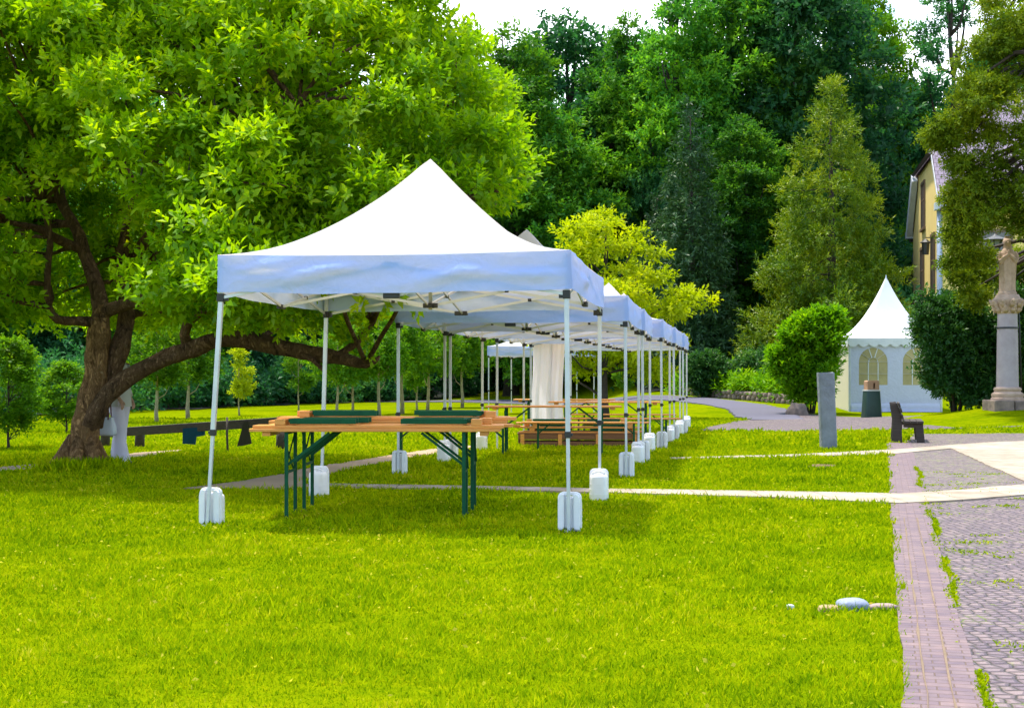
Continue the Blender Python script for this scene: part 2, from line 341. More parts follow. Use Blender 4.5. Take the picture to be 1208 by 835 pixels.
# ------------------------------------------------------------------ world, sun, camera
SUN = Vector((-0.22, 0.24, 0.945)).normalized()
def build_light():
    w = bpy.data.worlds.new('World'); SC.world = w; w.use_nodes = True
    nt = w.node_tree; nt.nodes.clear(); L = nt.links
    out = N(nt, 'ShaderNodeOutputWorld'); bg = N(nt, 'ShaderNodeBackground', Strength=0.15)
    sky = N(nt, 'ShaderNodeTexSky', sky_type='NISHITA'); sky.sun_disc = False
    el = math.asin(SUN.z); sky.sun_elevation = el; sky.sun_rotation = math.atan2(SUN.x, SUN.y)
    sky.air_density = 1.0; sky.dust_density = 0.6; sky.ozone_density = 1.5
    tc = N(nt, 'ShaderNodeTexCoord')
    mp = N(nt, 'ShaderNodeMapping'); mp.inputs['Scale'].default_value = (1, 1, 2.2); L.new(tc.outputs['Generated'], mp.inputs[0])
    nz = N(nt, 'ShaderNodeTexNoise', Scale=2.6, Detail=8, Roughness=0.55, Distortion=0.3); L.new(mp.outputs[0], nz.inputs[0])
    rp = ramp(nt, [(0.40, (0, 0, 0)), (0.58, (1, 1, 1))]); L.new(nz.outputs[0], rp.inputs[0])
    mx = N(nt, 'ShaderNodeMix', data_type='RGBA'); sp = N(nt, 'ShaderNodeSeparateXYZ'); L.new(tc.outputs['Generated'], sp.inputs[0])
    mr = N(nt, 'ShaderNodeMapRange'); L.new(sp.outputs[1], mr.inputs[0]); mr.inputs[1].default_value = -0.3; mr.inputs[2].default_value = 0.7; mr.inputs[3].default_value = -0.08; mr.inputs[4].default_value = 0.05
    ad = N(nt, 'ShaderNodeMath', operation='ADD'); L.new(nz.outputs[0], ad.inputs[0]); L.new(mr.outputs[0], ad.inputs[1]); L.new(ad.outputs[0], rp.inputs[0])
    L.new(rp.outputs[0], mx.inputs[0]); hs = N(nt, 'ShaderNodeHueSaturation', Saturation=1.35, Value=0.95); L.new(sky.outputs[0], hs.inputs['Color']); L.new(hs.outputs[0], mx.inputs[6]); mx.inputs[7].default_value = (8.2, 8.5, 9.2, 1)
    L.new(mx.outputs[2], bg.inputs[0]); L.new(bg.outputs[0], out.inputs[0])
    s = bpy.data.lights.new('sun', 'SUN'); s.energy = 2.8; s.angle = R(4); s.color = (1.0, 0.94, 0.82)
    o = bpy.data.objects.new('sun', s); link(o); o.rotation_euler = SUN.to_track_quat('Z', 'Y').to_euler(); o.location = (20, 20, 60)
    cam = bpy.data.cameras.new('camera'); cam.sensor_width = 36; cam.lens = 36 * F / 1208; cam.shift_y = (HY - 417.5) / 1208
    cam.clip_end = 2000; cam.clip_start = 0.1
    c = bpy.data.objects.new('camera', cam); link(c); c.location = (0, 0, EYE); c.rotation_euler = (R(90), 0, 0); SC.camera = c
    SC.view_settings.view_transform = 'Standard'; SC.view_settings.look = 'None'; SC.view_settings.gamma = 1
    SC.view_settings.exposure = 1.25
    cy = SC.cycles; cy.use_denoising = True; cy.max_bounces = 6; cy.diffuse_bounces = 3; cy.transmission_bounces = 4; cy.transparent_max_bounces = 6
    cy.sample_clamp_indirect = 6; cy.caustics_reflective = False; cy.caustics_refractive = False
build_light()

# ------------------------------------------------------------------ ground and paving
def grid_sheet(name, xs, ys, mat, lift=0.0, mask=None):
    X, Y = np.meshgrid(xs, ys); Z = gz(X, Y) + lift
    V = np.stack([X, Y, Z], -1).reshape(-1, 3); nx = len(xs); fs = []
    for j in range(len(ys) - 1):
        for i in range(nx - 1):
            if mask is None or mask((xs[i] + xs[i+1]) / 2, (ys[j] + ys[j+1]) / 2):
                fs.append((j*nx+i, j*nx+i+1, (j+1)*nx+i+1, (j+1)*nx+i))
    me = bpy.data.meshes.new(name); me.from_pydata(V.tolist(), [], fs); me.materials.append(mat)
    me.polygons.foreach_set('use_smooth', [True] * len(fs)); me.update()
    return tag(obj(name, me), kind='structure')
xs = np.concatenate([np.arange(-300, -40, 20), np.arange(-40, 50, 1.0), np.arange(50, 320, 20)])
ys = np.concatenate([np.arange(-60, 0, 10), np.arange(0, 100, 1.0), np.arange(100, 420, 20)])
grid_sheet('lawn_ground', xs, ys, M['lawn'])
def leftedge(y):                        # where the wood begins on the left, as x
    return np.interp(y, [40, 44, 64, 76, 90], [-30, -14, -9.0, -3.5, 6])
grid_sheet('forest_floor', np.arange(-60, 60, 2.0), np.arange(42, 130, 2.0), M['litter'], 0.03,
           lambda x, y: (y > 62 and x > 6) or x < leftedge(y) - 1.0 or y > 88)

def polysheet(name, pts, mat, lift, kind='structure', px=True, sub=None):
    pts = [G(*p) for p in pts] if px else pts
    bm = bmesh.new(); vs = [bm.verts.new((x, y, 0)) for x, y in pts]
    es = [bm.edges.new((vs[i], vs[(i+1) % len(vs)])) for i in range(len(vs))]
    bmesh.ops.triangle_fill(bm, use_beauty=True, edges=es)
    for v in bm.verts: v.co.z = gzf(v.co.x, v.co.y) + lift
    bmesh.ops.recalc_face_normals(bm, faces=bm.faces[:])
    for f in bm.faces:
        if f.normal.z < 0: f.normal_flip()
    ex = bmesh.ops.extrude_edge_only(bm, edges=[e for e in bm.edges if e.is_boundary])
    for e in ex['geom']:
        if isinstance(e, bmesh.types.BMVert): e.co.z -= lift + 0.02
    me = bpy.data.meshes.new(name); bm.to_mesh(me); bm.free(); me.materials.append(mat)
    o = obj(name, me); POLYS.append(np.array(pts))
    if kind: o['kind'] = kind
    return o
POLYS = []
def wobble(pts, n=7, amp=0.025, seed=0):
    """world polygon with long edges cut up and slightly uneven"""
    g = np.random.default_rng(seed); out = []
    for i in range(len(pts)):
        a = np.array(pts[i]); b = np.array(pts[(i+1) % len(pts)])
        L = np.linalg.norm(b - a); k = max(1, min(60, int(L / 0.25)))
        d = (b - a) / (L + 1e-9); nn = np.array([-d[1], d[0]])
        for j in range(k):
            out.append(tuple(a + (b - a) * j / k + nn * g.normal() * amp))
    return out

def cobble_mat(name, scale, cols, joint, weeds=0.55):
    m, nt, out = newmat(name); L = nt.links
    geo = N(nt, 'ShaderNodeNewGeometry')
    dn = N(nt, 'ShaderNodeTexNoise', Scale=6.0, Detail=2); L.new(geo.outputs['Position'], dn.inputs[0])
    ad = N(nt, 'ShaderNodeMix', data_type='RGBA', blend_type='LINEAR_LIGHT'); ad.inputs[0].default_value = 0.02; L.new(geo.outputs['Position'], ad.inputs[6]); L.new(dn.outputs[1], ad.inputs[7])
    v = N(nt, 'ShaderNodeTexVoronoi', feature='DISTANCE_TO_EDGE', voronoi_dimensions='2D', Scale=scale, Randomness=0.55); L.new(ad.outputs[2], v.inputs[0])
    v2 = N(nt, 'ShaderNodeTexVoronoi', feature='F1', voronoi_dimensions='2D', Scale=scale, Randomness=0.55); L.new(ad.outputs[2], v2.inputs[0])
    sep = N(nt, 'ShaderNodeSeparateColor'); L.new(v2.outputs['Color'], sep.inputs[0])
    rp = ramp(nt, [(0.0, cols[0]), (0.5, cols[1]), (1.0, cols[2])]); L.new(sep.outputs[0], rp.inputs[0])
    jr = ramp(nt, [(0.03, (1, 1, 1)), (0.10, (0, 0, 0))]); L.new(v.outputs[0], jr.inputs[0])
    wn = N(nt, 'ShaderNodeTexNoise', Scale=2.2, Detail=6, Roughness=0.7); L.new(geo.outputs['Position'], wn.inputs[0])
    wr = ramp(nt, [(weeds, joint), (weeds + 0.1, (0.16, 0.23, 0.01))]); L.new(wn.outputs[0], wr.inputs[0])
    mx = N(nt, 'ShaderNodeMix', data_type='RGBA'); L.new(jr.outputs[0], mx.inputs[0]); L.new(rp.outputs[0], mx.inputs[6]); L.new(wr.outputs[0], mx.inputs[7])
    wm = ramp(nt, [(weeds + 0.06, (0, 0, 0)), (weeds + 0.14, (1, 1, 1))]); 
    wn2 = N(nt, 'ShaderNodeTexNoise', Scale=9, Detail=6, Roughness=0.75); L.new(geo.outputs['Position'], wn2.inputs[0]); L.new(wn2.outputs[0], wm.inputs[0])
    mx2 = N(nt, 'ShaderNodeMix', data_type='RGBA'); L.new(wm.outputs[0], mx2.inputs[0]); L.new(mx.outputs[2], mx2.inputs[6]); mx2.inputs[7].default_value = (0.20, 0.26, 0.01, 1)
    b = N(nt, 'ShaderNodeBsdfPrincipled', Roughness=0.7); L.new(mx2.outputs[2], b.inputs['Base Color'])
    hr = ramp(nt, [(0.0, (0, 0, 0)), (0.25, (1, 1, 1))]); L.new(v.outputs[0], hr.inputs[0])
    bp = N(nt, 'ShaderNodeBump', Strength=0.9, Distance=0.02); L.new(hr.outputs[0], bp.inputs['Height']); L.new(bp.outputs[0], b.inputs['Normal'])
    L.new(b.outputs[0], out.inputs[0]); return m
M['cobble'] = cobble_mat('cobbles', 15.0, [(0.115, 0.080, 0.098), (0.165, 0.118, 0.128), (0.23, 0.165, 0.155)], (0.045, 0.035, 0.025))
M['setts'] = cobble_mat('grassy_cobbles', 13.0, [(0.12, 0.085, 0.10), (0.17, 0.125, 0.13), (0.22, 0.16, 0.145)], (0.07, 0.05, 0.035), 0.51)
# lawn edge: a straight line across the ground
EA = np.array((1.30, 4.5)); EB = np.array((6.97, 25.2)); ED = (EB - EA) / np.linalg.norm(EB - EA); EN = np.array((ED[1], -ED[0]))
def along(t, o): return tuple(EA + ED * t + EN * o)
def brick_mat():
    m, nt, out = newmat('gutter_bricks'); L = nt.links
    geo = N(nt, 'ShaderNodeNewGeometry'); mp = N(nt, 'ShaderNodeMapping', vector_type='POINT')
    ang = math.atan2(ED[1], ED[0])
    mp.inputs['Rotation'].default_value = (0, 0, -ang); L.new(geo.outputs['Position'], mp.inputs[0])
    rot = N(nt, 'ShaderNodeVectorRotate', rotation_type='Z_AXIS'); L.new(mp.outputs[0], rot.inputs[0]); rot.inputs['Angle'].default_value = R(90)
    br = N(nt, 'ShaderNodeTexBrick', offset=0.5, Scale=1.0); br.inputs['Brick Width'].default_value = 0.13; br.inputs['Row Height'].default_value = 0.062
    br.inputs['Mortar Size'].default_value = 0.0035; br.inputs['Mortar Smooth'].default_value = 0.5
    br.inputs['Color1'].default_value = (0.125, 0.085, 0.105, 1); br.inputs['Color2'].default_value = (0.20, 0.138, 0.135, 1); br.inputs['Mortar'].default_value = (0.13, 0.08, 0.05, 1)
    L.new(rot.outputs[0], br.inputs[0])
    nz = N(nt, 'ShaderNodeTexNoise', Scale=14, Detail=6); L.new(geo.outputs['Position'], nz.inputs[0])
    rp = ramp(nt, [(0.3, (0.8, 0.8, 0.85)), (0.7, (1.15, 1.1, 1.05))]); L.new(nz.outputs[0], rp.inputs[0])
    mx = N(nt, 'ShaderNodeMix', data_type='RGBA', blend_type='MULTIPLY'); mx.inputs[0].default_value = 1; L.new(br.outputs[0], mx.inputs[6]); L.new(rp.outputs[0], mx.inputs[7])
    b = N(nt, 'ShaderNodeBsdfPrincipled', Roughness=0.75); L.new(mx.outputs[2], b.inputs['Base Color'])
    bp = N(nt, 'ShaderNodeBump', Strength=0.7, Distance=0.012, invert=True); L.new(br.outputs['Fac'], bp.inputs['Height']); L.new(bp.outputs[0], b.inputs['Normal'])
    L.new(b.outputs[0], out.inputs[0]); return m
M['gutter'] = brick_mat()
M['asphalt'] = simple('asphalt', (0.12, 0.11, 0.15), (0.085, 0.08, 0.11), 2, 0.85, 0.3, 60, coord='Generated')
def slabmat():
    m, nt, out = newmat('pale_stone_slabs'); L = nt.links
    geo = N(nt, 'ShaderNodeNewGeometry'); br = N(nt, 'ShaderNodeTexBrick', offset=0.0, Scale=1.0)
    br.inputs['Brick Width'].default_value = 0.62; br.inputs['Row Height'].default_value = 1.4; br.inputs['Mortar Size'].default_value = 0.009; br.inputs['Mortar Smooth'].default_value = 0.5
    br.inputs['Color1'].default_value = (0.34, 0.275, 0.20, 1); br.inputs['Color2'].default_value = (0.43, 0.355, 0.27, 1); br.inputs['Mortar'].default_value = (0.20, 0.16, 0.10, 1); L.new(geo.outputs['Position'], br.inputs[0])
    nz = N(nt, 'ShaderNodeTexNoise', Scale=3.0, Detail=8, Roughness=0.7); L.new(geo.outputs['Position'], nz.inputs[0]); rp = ramp(nt, [(0.3, (0.62, 0.58, 0.5)), (0.6, (1.05, 1.05, 1.05))]); L.new(nz.outputs[0], rp.inputs[0])
    mx = N(nt, 'ShaderNodeMix', data_type='RGBA', blend_type='MULTIPLY'); mx.inputs[0].default_value = 1; L.new(br.outputs[0], mx.inputs[6]); L.new(rp.outputs[0], mx.inputs[7])
    b = N(nt, 'ShaderNodeBsdfPrincipled', Roughness=0.85); L.new(mx.outputs[2], b.inputs['Base Color'])
    n2 = N(nt, 'ShaderNodeTexNoise', Scale=70, Detail=4); L.new(geo.outputs['Position'], n2.inputs[0]); bp = N(nt, 'ShaderNodeBump', Strength=0.4, Distance=0.01); L.new(n2.outputs[0], bp.inputs['Height']); L.new(bp.outputs[0], b.inputs['Normal'])
    L.new(b.outputs[0], out.inputs[0]); return m
M['whitestone'] = slabmat()
M['sand'] = simple('sandy_path', (0.42, 0.29, 0.18), (0.33, 0.22, 0.13), 1.2, 0.9, 0.3, 30, coord='Object')
M['jointsand'] = simple('sandy_joint', (0.22, 0.15, 0.09), (0.16, 0.11, 0.06), 9, 0.9, 0.2, 40, coord='Object')

pave = [along(-6, 0), along(-6, 8), along(11.5, 14), (13.5, 27.5), (12.6, 33.0)] 
polysheet('cobbled_pavement', wobble([along(-4, 0.13), along(-4, 9), along(6, 9), along(15, 10), (14.0, 25.3), along(21, 0.13)], amp=0.03), M['cobble'], 0.004, px=False)
polysheet('worn_ground', wobble([along(9.4, 0.30), along(9.4, 9), along(15.0, 12), (18, 28), (8.6, 29.0), along(20.2, 0.3)], amp=0.05), M['setts'], 0.008, px=False)
polysheet('brick_gutter', wobble([along(-4, 0.0), along(-4, 0.25), along(21.2, 0.42), along(21.2, 0.0)], amp=0.007, seed=3), M['gutter'], 0.014, px=False)
for o_ in (0.082, 0.166):
    polysheet('gutter_joint', wobble([along(-4, o_ - 0.004), along(-4, o_ + 0.004), along(7.2, o_ * 1.25 + 0.004), along(7.2, o_ * 1.25 - 0.004)], amp=0.003, seed=5 + int(o_ * 100)), M['jointsand'], 0.018, px=False)
polysheet('stone_path', wobble([G(*p) for p in [(375, 572), (560, 575), (725, 578.5), (900, 581), (1060, 584), (1130, 580), (1208, 573), (1300, 564), (1300, 575), (1208, 585.5), (1130, 592), (1060, 595.5), (900, 588), (725, 583), (560, 578.5), (375, 575)]], amp=0.01, seed=1), M['whitestone'], 0.022, px=False)
polysheet('stone_path', wobble([G(*p) for p in [(790, 541), (930, 537.5), (1052, 531.5), (1160, 523), (1215, 521), (1300, 519), (1300, 590 - 24), (1212, 571), (1122, 530), (1055, 536.5), (930, 540), (790, 542.6)]], amp=0.01, seed=2), M['whitestone'], 0.022, px=False)
polysheet('sandy_path', wobble([G(*p) for p in [(215, 577), (262, 572), (322, 562), (365, 553), (440, 541), (505, 531), (560, 526), (560, 528), (508, 537), (452, 546), (395, 557), (355, 569), (375, 575), (375, 578), (300, 577)]], amp=0.02, seed=4), M['sand'], 0.016, px=False)
polysheet('sandy_path', wobble([G(*p) for p in [(-160, 564), (0, 552), (100, 543), (160, 535), (215, 531), (215, 533), (160, 540), (100, 548), (0, 557), (-160, 570)]], amp=0.02, seed=6), M['sand'], 0.016, px=False)
polysheet('cobbled_road', wobble([G(*p) for p in [(820, 508), (868, 497), (940, 490), (1040, 493.5), (1208, 498), (1500, 505), (1500, 519), (1208, 509), (1047, 507.5), (930, 509.5)]], amp=0.05, seed=8), M['cobble'], 0.012, px=False)
pc = np.array([(7.6, 38.5), (7.9, 42.0), (8.35, 46), (8.2, 49.4), (7.1, 54.2), (4.9, 58.5), (1.0, 64.5), (-4.0, 69.5), (-10.0, 72), (-24, 73)], float)
pd = np.gradient(pc, axis=0); pd /= np.linalg.norm(pd, axis=1, keepdims=True); pn = np.stack([-pd[:, 1], pd[:, 0]], 1)
pw = np.array([0.8, 0.95, 1.0, 1.05, 1.1, 1.1, 1.2, 1.3, 1.3, 1.3])[:, None]
polysheet('asphalt_path', wobble([tuple(q) for q in np.concatenate([pc + pn * pw, (pc - pn * pw)[::-1]])], amp=0.04, seed=9), M['asphalt'], 0.03, px=False)
polysheet('soil_patch', wobble([G(*p) for p in [(946, 550), (965, 548), (987, 549), (985, 551.5), (962, 552.5)]], amp=0.02, seed=10), M['soil'], 0.012, px=False)

# ------------------------------------------------------------------ grass blades
def inpoly(x, y, poly):
    c = np.zeros(len(x), bool); n = len(poly); j = n - 1
    for i in range(n):
        xi, yi = poly[i]; xj, yj = poly[j]
        if abs(yi - yj) > 1e-12:
            c ^= ((yi > y) != (yj > y)) & (x < (xj - xi) * (y - yi) / (yj - yi) + xi)
        j = i
    return c
def build_grass():
    g = np.random.default_rng(11); Ps, Ds, Ls, Ws, Rs = [], [], [], [], []
    for y0, y1, dens, h, w in ((3.6, 6.5, 5200, 0.036, 0.0030), (6.5, 9.5, 3400, 0.038, 0.0042), (9.5, 15, 1900, 0.042, 0.006), (15, 24, 800, 0.05, 0.010), (24, 40, 260, 0.06, 0.02)):
        half = lambda y: 0.47 * y + 0.5
        area = (half(y0) + half(y1)) * (y1 - y0); n = int(area * dens)
        y = np.sqrt(g.random(n) * (y1**2 - y0**2) + y0**2); x = (g.random(n) * 2 - 1) * half(y)
        ok = np.ones(n, bool)
        for pl in POLYS: 
            a, b = pl.min(0), pl.max(0)
            near = ok & (x > a[0]) & (x < b[0]) & (y > a[1]) & (y < b[1]); ii = np.where(near)[0]
            if len(ii): ok[ii[inpoly(x[ii] + g.normal(size=len(ii)) * 0.022 + np.array([0.045 * noise.noise(Vector((a * 2.5, b * 2.5, 7))) + 0.02 * noise.noise(Vector((a * 9, b * 9, 7))) for a, b in zip(x[ii], y[ii])]), y[ii] + g.normal(size=len(ii)) * 0.006 * y[ii], pl)]] = False
        # weeds: a thin mossy seam along the gutter
        x, y = x[ok], y[ok]; n = len(x)
        z = gz(x, y)
        d = g.normal(scale=0.55, size=(n, 3)); d[:, 2] = 1
        tn = np.array([noise.noise(Vector((a * 2.1, b * 2.1, 0.3))) + 0.6 * noise.noise(Vector((a * 6.3, b * 6.3, 4.0))) for a, b in zip(x, y)])
        hh = h * (0.5 + 0.9 * g.random(n)) * np.clip(1 + 0.9 * tn, 0.45, 2.0); tall = g.random(n) > 0.985; hh[tall] *= 1.6
        Ps.append(np.stack([x, y, z - 0.004], 1)); Ds.append(d); Ls.append(hh); Ws.append(w * (0.7 + 0.6 * g.random(n))); Rs.append(g.random(n))
    # mossy seam beside the gutter and tufts among the cobbles
    n = 12000; t = g.random(n) * 16; o = 0.275 + 0.022 * np.sin(t * 2.1) + 0.012 * np.sin(t * 7.3) + g.normal(scale=0.014, size=n) + t * 0.006
    cl = np.array([noise.noise(Vector((a * 1.1, 3.3, 0))) for a in t]); keep = g.random(n) < np.clip(0.25 + cl * 2.2, 0, 1)
    q = EA + ED * t[:, None] + EN * o[:, None]; q = q[keep]; n = len(q)
    d = g.normal(scale=0.8, size=(n, 3)); d[:, 2] = 1
    Ps.append(np.stack([q[:, 0], q[:, 1], np.full(n, 0.004)], 1)); Ds.append(d); Ls.append(0.02 * (0.4 + g.random(n))); Ws.append(0.006 * (0.6 + g.random(n))); Rs.append(g.random(n) * 0.9)
    for i in range(150):
        t = g.random() * 14; o = 0.4 + g.random() ** 1.5 * 3.2; c = EA + ED * t + EN * o; m = int(10 + 40 * g.random()); s = 0.02 + 0.06 * g.random()
        q = c + g.normal(scale=s, size=(m, 2)) * np.array([1.4, 0.8]); d = g.normal(scale=0.9, size=(m, 3)); d[:, 2] = 0.8
        Ps.append(np.stack([q[:, 0], q[:, 1], np.full(m, 0.006)], 1)); Ds.append(d); Ls.append(0.022 * (0.5 + g.random(m))); Ws.append(0.005 * (0.6 + g.random(m))); Rs.append(g.random(m) * 0.9)
    n = 1500; y = np.sqrt(g.random(n) * (16**2 - 4**2) + 4**2); x = (g.random(n) * 2 - 1) * 0.45 * y; ok = np.ones(n, bool)
    for pl in POLYS: ok &= ~inpoly(x, y, pl)
    x, y = x[ok], y[ok]; n = len(x); d = g.normal(size=(n, 3)); d[:, 2] = 0.3            # dry blades, petals and fallen bits lying on top
    Ps.append(np.stack([x, y, 0.018 + 0.018 * g.random(n)], 1)); Ds.append(d); Ls.append(0.012 + 0.02 * g.random(n)); Ws.append(0.004 + 0.006 * g.random(n)); Rs.append(1.2 + g.random(n) * 0.6)
    Pn, D, Lg, W, rnd = [np.concatenate(a) for a in (Ps, Ds, Ls, Ws, Rs)]
    Nn = g.normal(size=(len(Pn), 3)); Nn[:, 2] = 0.2
    tag(obj('grass', leaf_mesh('grass', Pn, D, Nn, Lg, W, rnd, M['blade'])), 'short sunlit mown grass of the lawn', 'grass', kind='stuff')
build_grass()

# ------------------------------------------------------------------ pop-up canopies
HXT, HYT, EAVE, PEAK, VAL = 1.42, 1.48, 2.17, 3.16, 0.30
def rect_pts(n):                        # walk round the eave, corner to corner
    c = [(-HXT, -HYT), (HXT, -HYT), (HXT, HYT), (-HXT, HYT)]; out = []
    for k in range(4):
        a, b = c[k], c[(k+1) % 4]
        for i in range(n): out.append((a[0] + (b[0]-a[0]) * i / n, a[1] + (b[1]-a[1]) * i / n, k, i / n))
    return out
def make_canopy(label, seed=0, lean=None, group='white pop-up canopies standing in a row'):
    root = thing('canopy_tent', label, 'canopy tent', group=group)
    so = Vector((seed * 7.3, seed * 3.1, 0))
    # roof: four concave slopes, cloth hanging a little between the hips
    n, m = 32, 18; rp = rect_pts(n); mb = MB(); rings = []
    for j in range(m + 1):
        t = j / m; ring = []
        for x, y, k, s in rp:
            e = 4 * s * (1 - s)
            px, py = x * (1 - t), y * (1 - t)
            z = EAVE + (PEAK - EAVE) * (0.16 * t + 0.84 * t ** 1.9) - 0.075 * e * math.sin(math.pi * min(1, t * 1.15)) * (1 - 0.5 * t)
            z -= 0.018 * e * (1 - t) ** 4
            z += 0.012 * noise.noise(Vector((px * 1.6, py * 1.6, 0)) + so) * min(1, 4 * (1 - t)) 
            if t > 0.985: z -= 0.015
            ring.append((px + 1e-4 * x, py + 1e-4 * y, z))
        rings.append(ring)
    mb.loft(rings, cap=False); mb.build('roof', M['canopy'], root, smooth=True, recalc=False)
    # valance: a hanging strip, creased at the corners
    n = 48; rp = rect_pts(n); rings = []
    for j in range(11):
        v = j / 10; ring = []
        for x, y, k, s in rp:
            nx, ny = ((0, -1), (1, 0), (0, 1), (-1, 0))[k]
            e = 4 * s * (1 - s)
            c = min(1, 12 * s) * min(1, 12 * (1 - s))
            q = Vector((s * 2.4, v * 1.5 + s * 1.9 + k, k * 5)) + so
            q2 = Vector((s * 5.5 - v * 1.2, v * 3.2 + s * 3.0, k * 3.3)) + so
            cr = math.exp(-9 * min(s, 1 - s)) * math.sin(26 * (v - 1.6 * min(s, 1 - s)))
            dd = (0.052 * noise.noise(q) + 0.045 * noise.noise(q2) + 0.010 * cr + 0.007 * math.sin(s * 31 + 9 * v + seed) * v) * c * (0.2 + 0.8 * math.sin(math.pi * min(1, v * 0.85 + 0.12)))
            if dd < 0: dd *= 0.25
            dd += 0.012 * v
            z = EAVE - 0.018 * e - VAL * v + 0.012 * v * noise.noise(Vector((s * 5, k * 7, 0)) + so)
            ring.append((x + nx * dd, y + ny * dd, z + 0.003))
        rings.append(ring)
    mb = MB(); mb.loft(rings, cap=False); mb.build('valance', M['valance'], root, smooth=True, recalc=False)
    # legs
    LX, LY = HXT - 0.035, HYT - 0.035; ztop = EAVE - 0.02
    for (sx, sy) in ((-1, -1), (1, -1), (1, 1), (-1, 1)):
        x, y = sx * LX, sy * LY
        bx, by = (x, y)
        if lean and (sx, sy) in lean: bx, by = x + lean[(sx, sy)][0], y + lean[(sx, sy)][1]
        def at(z): t = 1 - z / ztop; return (x + (bx - x) * t, y + (by - y) * t, z)
        mb = MB(); mb.bar(at(0.74), (x, y, ztop), 0.036); mb.bar(at(0.012), at(0.76), 0.027)
        leg = mb.build('leg', M['alu'], root, bevel=0.004)
        mb = MB(); mb.bar(at(0.725), at(0.775), 0.046); p = at(0.75); mb.box((p[0] + sx * 0.028, p[1], p[2]), (0.02, 0.018, 0.022))
        mb.build('clamp', M['blackplastic'], leg, bevel=0.003)
        mb = MB(); mb.bar(at(1.80), at(1.865), 0.056); p = at(1.83); mb.box((p[0] - sx * 0.04, p[1], p[2]), (0.04, 0.03, 0.05)); mb.box((p[0], p[1] - sy * 0.04, p[2]), (0.03, 0.04, 0.05))
        mb.build('slider', M['blackplastic'], leg, bevel=0.003)
        mb = MB(); p = at(0.006); mb.box((p[0], p[1], 0.006), (0.07, 0.07, 0.01)); mb.build('foot_plate', M['alu'], leg)
    # scissor trusses along the four sides, and the cross bars that carry the mast
    zt, zb = 2.085, 1.835
    def side(a, b):
        a = Vector(a); b = Vector(b); d = (b - a).normalized(); nrm = Vector((-d.y, d.x, 0)) * 0.013
        mid = (a + b) / 2; mb = MB(); cs = []
        for u, v in ((a, mid), (b, mid)):
            mb.bar(u + Vector((0, 0, zt)) + nrm, v + Vector((0, 0, zb)) + nrm, 0.012, 0.024); mb.bar(u + Vector((0, 0, zb)) - nrm, v + Vector((0, 0, zt)) - nrm, 0.012, 0.024)
            c = (u + v) / 2; cs.append(((c.x, c.y, (zt + zb) / 2), (0.04, 0.04, 0.03)))
        for z in (zt, zb): cs.append(((mid.x, mid.y, z), (0.13, 0.045, 0.042)))
        tr = mb.build('truss', M['alu'], root); 
        for c, q in cs: cn = MB(); cn.box(c, q, math.atan2(d.y, d.x)); cn.build('connector', M['blackplastic'], tr, bevel=0.004)
    c = [(-LX, -LY, 0), (LX, -LY, 0), (LX, LY, 0), (-LX, LY, 0)]
    for k in range(4): side(c[k], c[(k+1) % 4])
    for a, b in (((0, -LY, 0), (0, LY, 0)), ((-LX, 0, 0), (LX, 0, 0))): side(a, b)
    mb = MB(); mb.tube([(0, 0, 1.80), (0, 0, PEAK - 0.03)], 0.018, 10); mb.build('mast', M['alu'], root, smooth=True)
    return root
A10 = R(10)
def canopy_at(o, fr, ang):
    u = Vector((math.cos(ang), -math.sin(ang), 0)); v = Vector((math.sin(ang), math.cos(ang), 0))
    c = Vector((fr[0], fr[1], 0)) - u * (HXT - 0.01) + v * (HYT - 0.01)
    o.location = (c.x, c.y, 0); o.rotation_euler = (0, 0, -ang); return c, u, v
TENTS = [((0.44, 10.45), 8.8, 'big white peaked canopy standing over the two tables piled with folded benches'),
         ((1.37, 16.15), 8.5, 'second white canopy of the row, apart from the big one over the piled tables'),
         ((1.87, 19.25), 8.0, 'third white canopy of the row, its valance touching the second canopy'),
         ((2.50, 22.55), 9.5, 'fourth white canopy of the row, between the third one and the curtained one'),
         ((3.12, 26.00), 9.5, 'fifth white canopy of the row with a gathered curtain hanging at its corner'),
         ((3.72, 29.35), 9.0, 'sixth and last white canopy of the row, farthest along the lawn')]
protoA = make_canopy(TENTS[0][2], 0, {(-1, -1): (-0.13, -0.02), (-1, 1): (-0.06, 0.0), (1, -1): (0.02, 0)})
protoB = make_canopy(TENTS[1][2], 1, {(1, -1): (0.015, 0)})
bpy.context.view_layer.update()
TF = []
for i, (fr, ang, lb) in enumerate(TENTS):
    o = protoA if i == 0 else protoB if i == 1 else copy_tree(protoB)
    o['label'] = lb; TF.append((canopy_at(o, fr, R(ang)), R(ang), o))
o = copy_tree(protoB); o['label'] = 'white canopy standing alone on the far lawn beyond the row'; o['group'] = 'white pop-up canopies standing in a row'
del o['group']
o.location = (1.05, 46.5, 0); o.scale = (1.08, 1.08, 1.05); o.rotation_euler = (0, 0, R(-14))

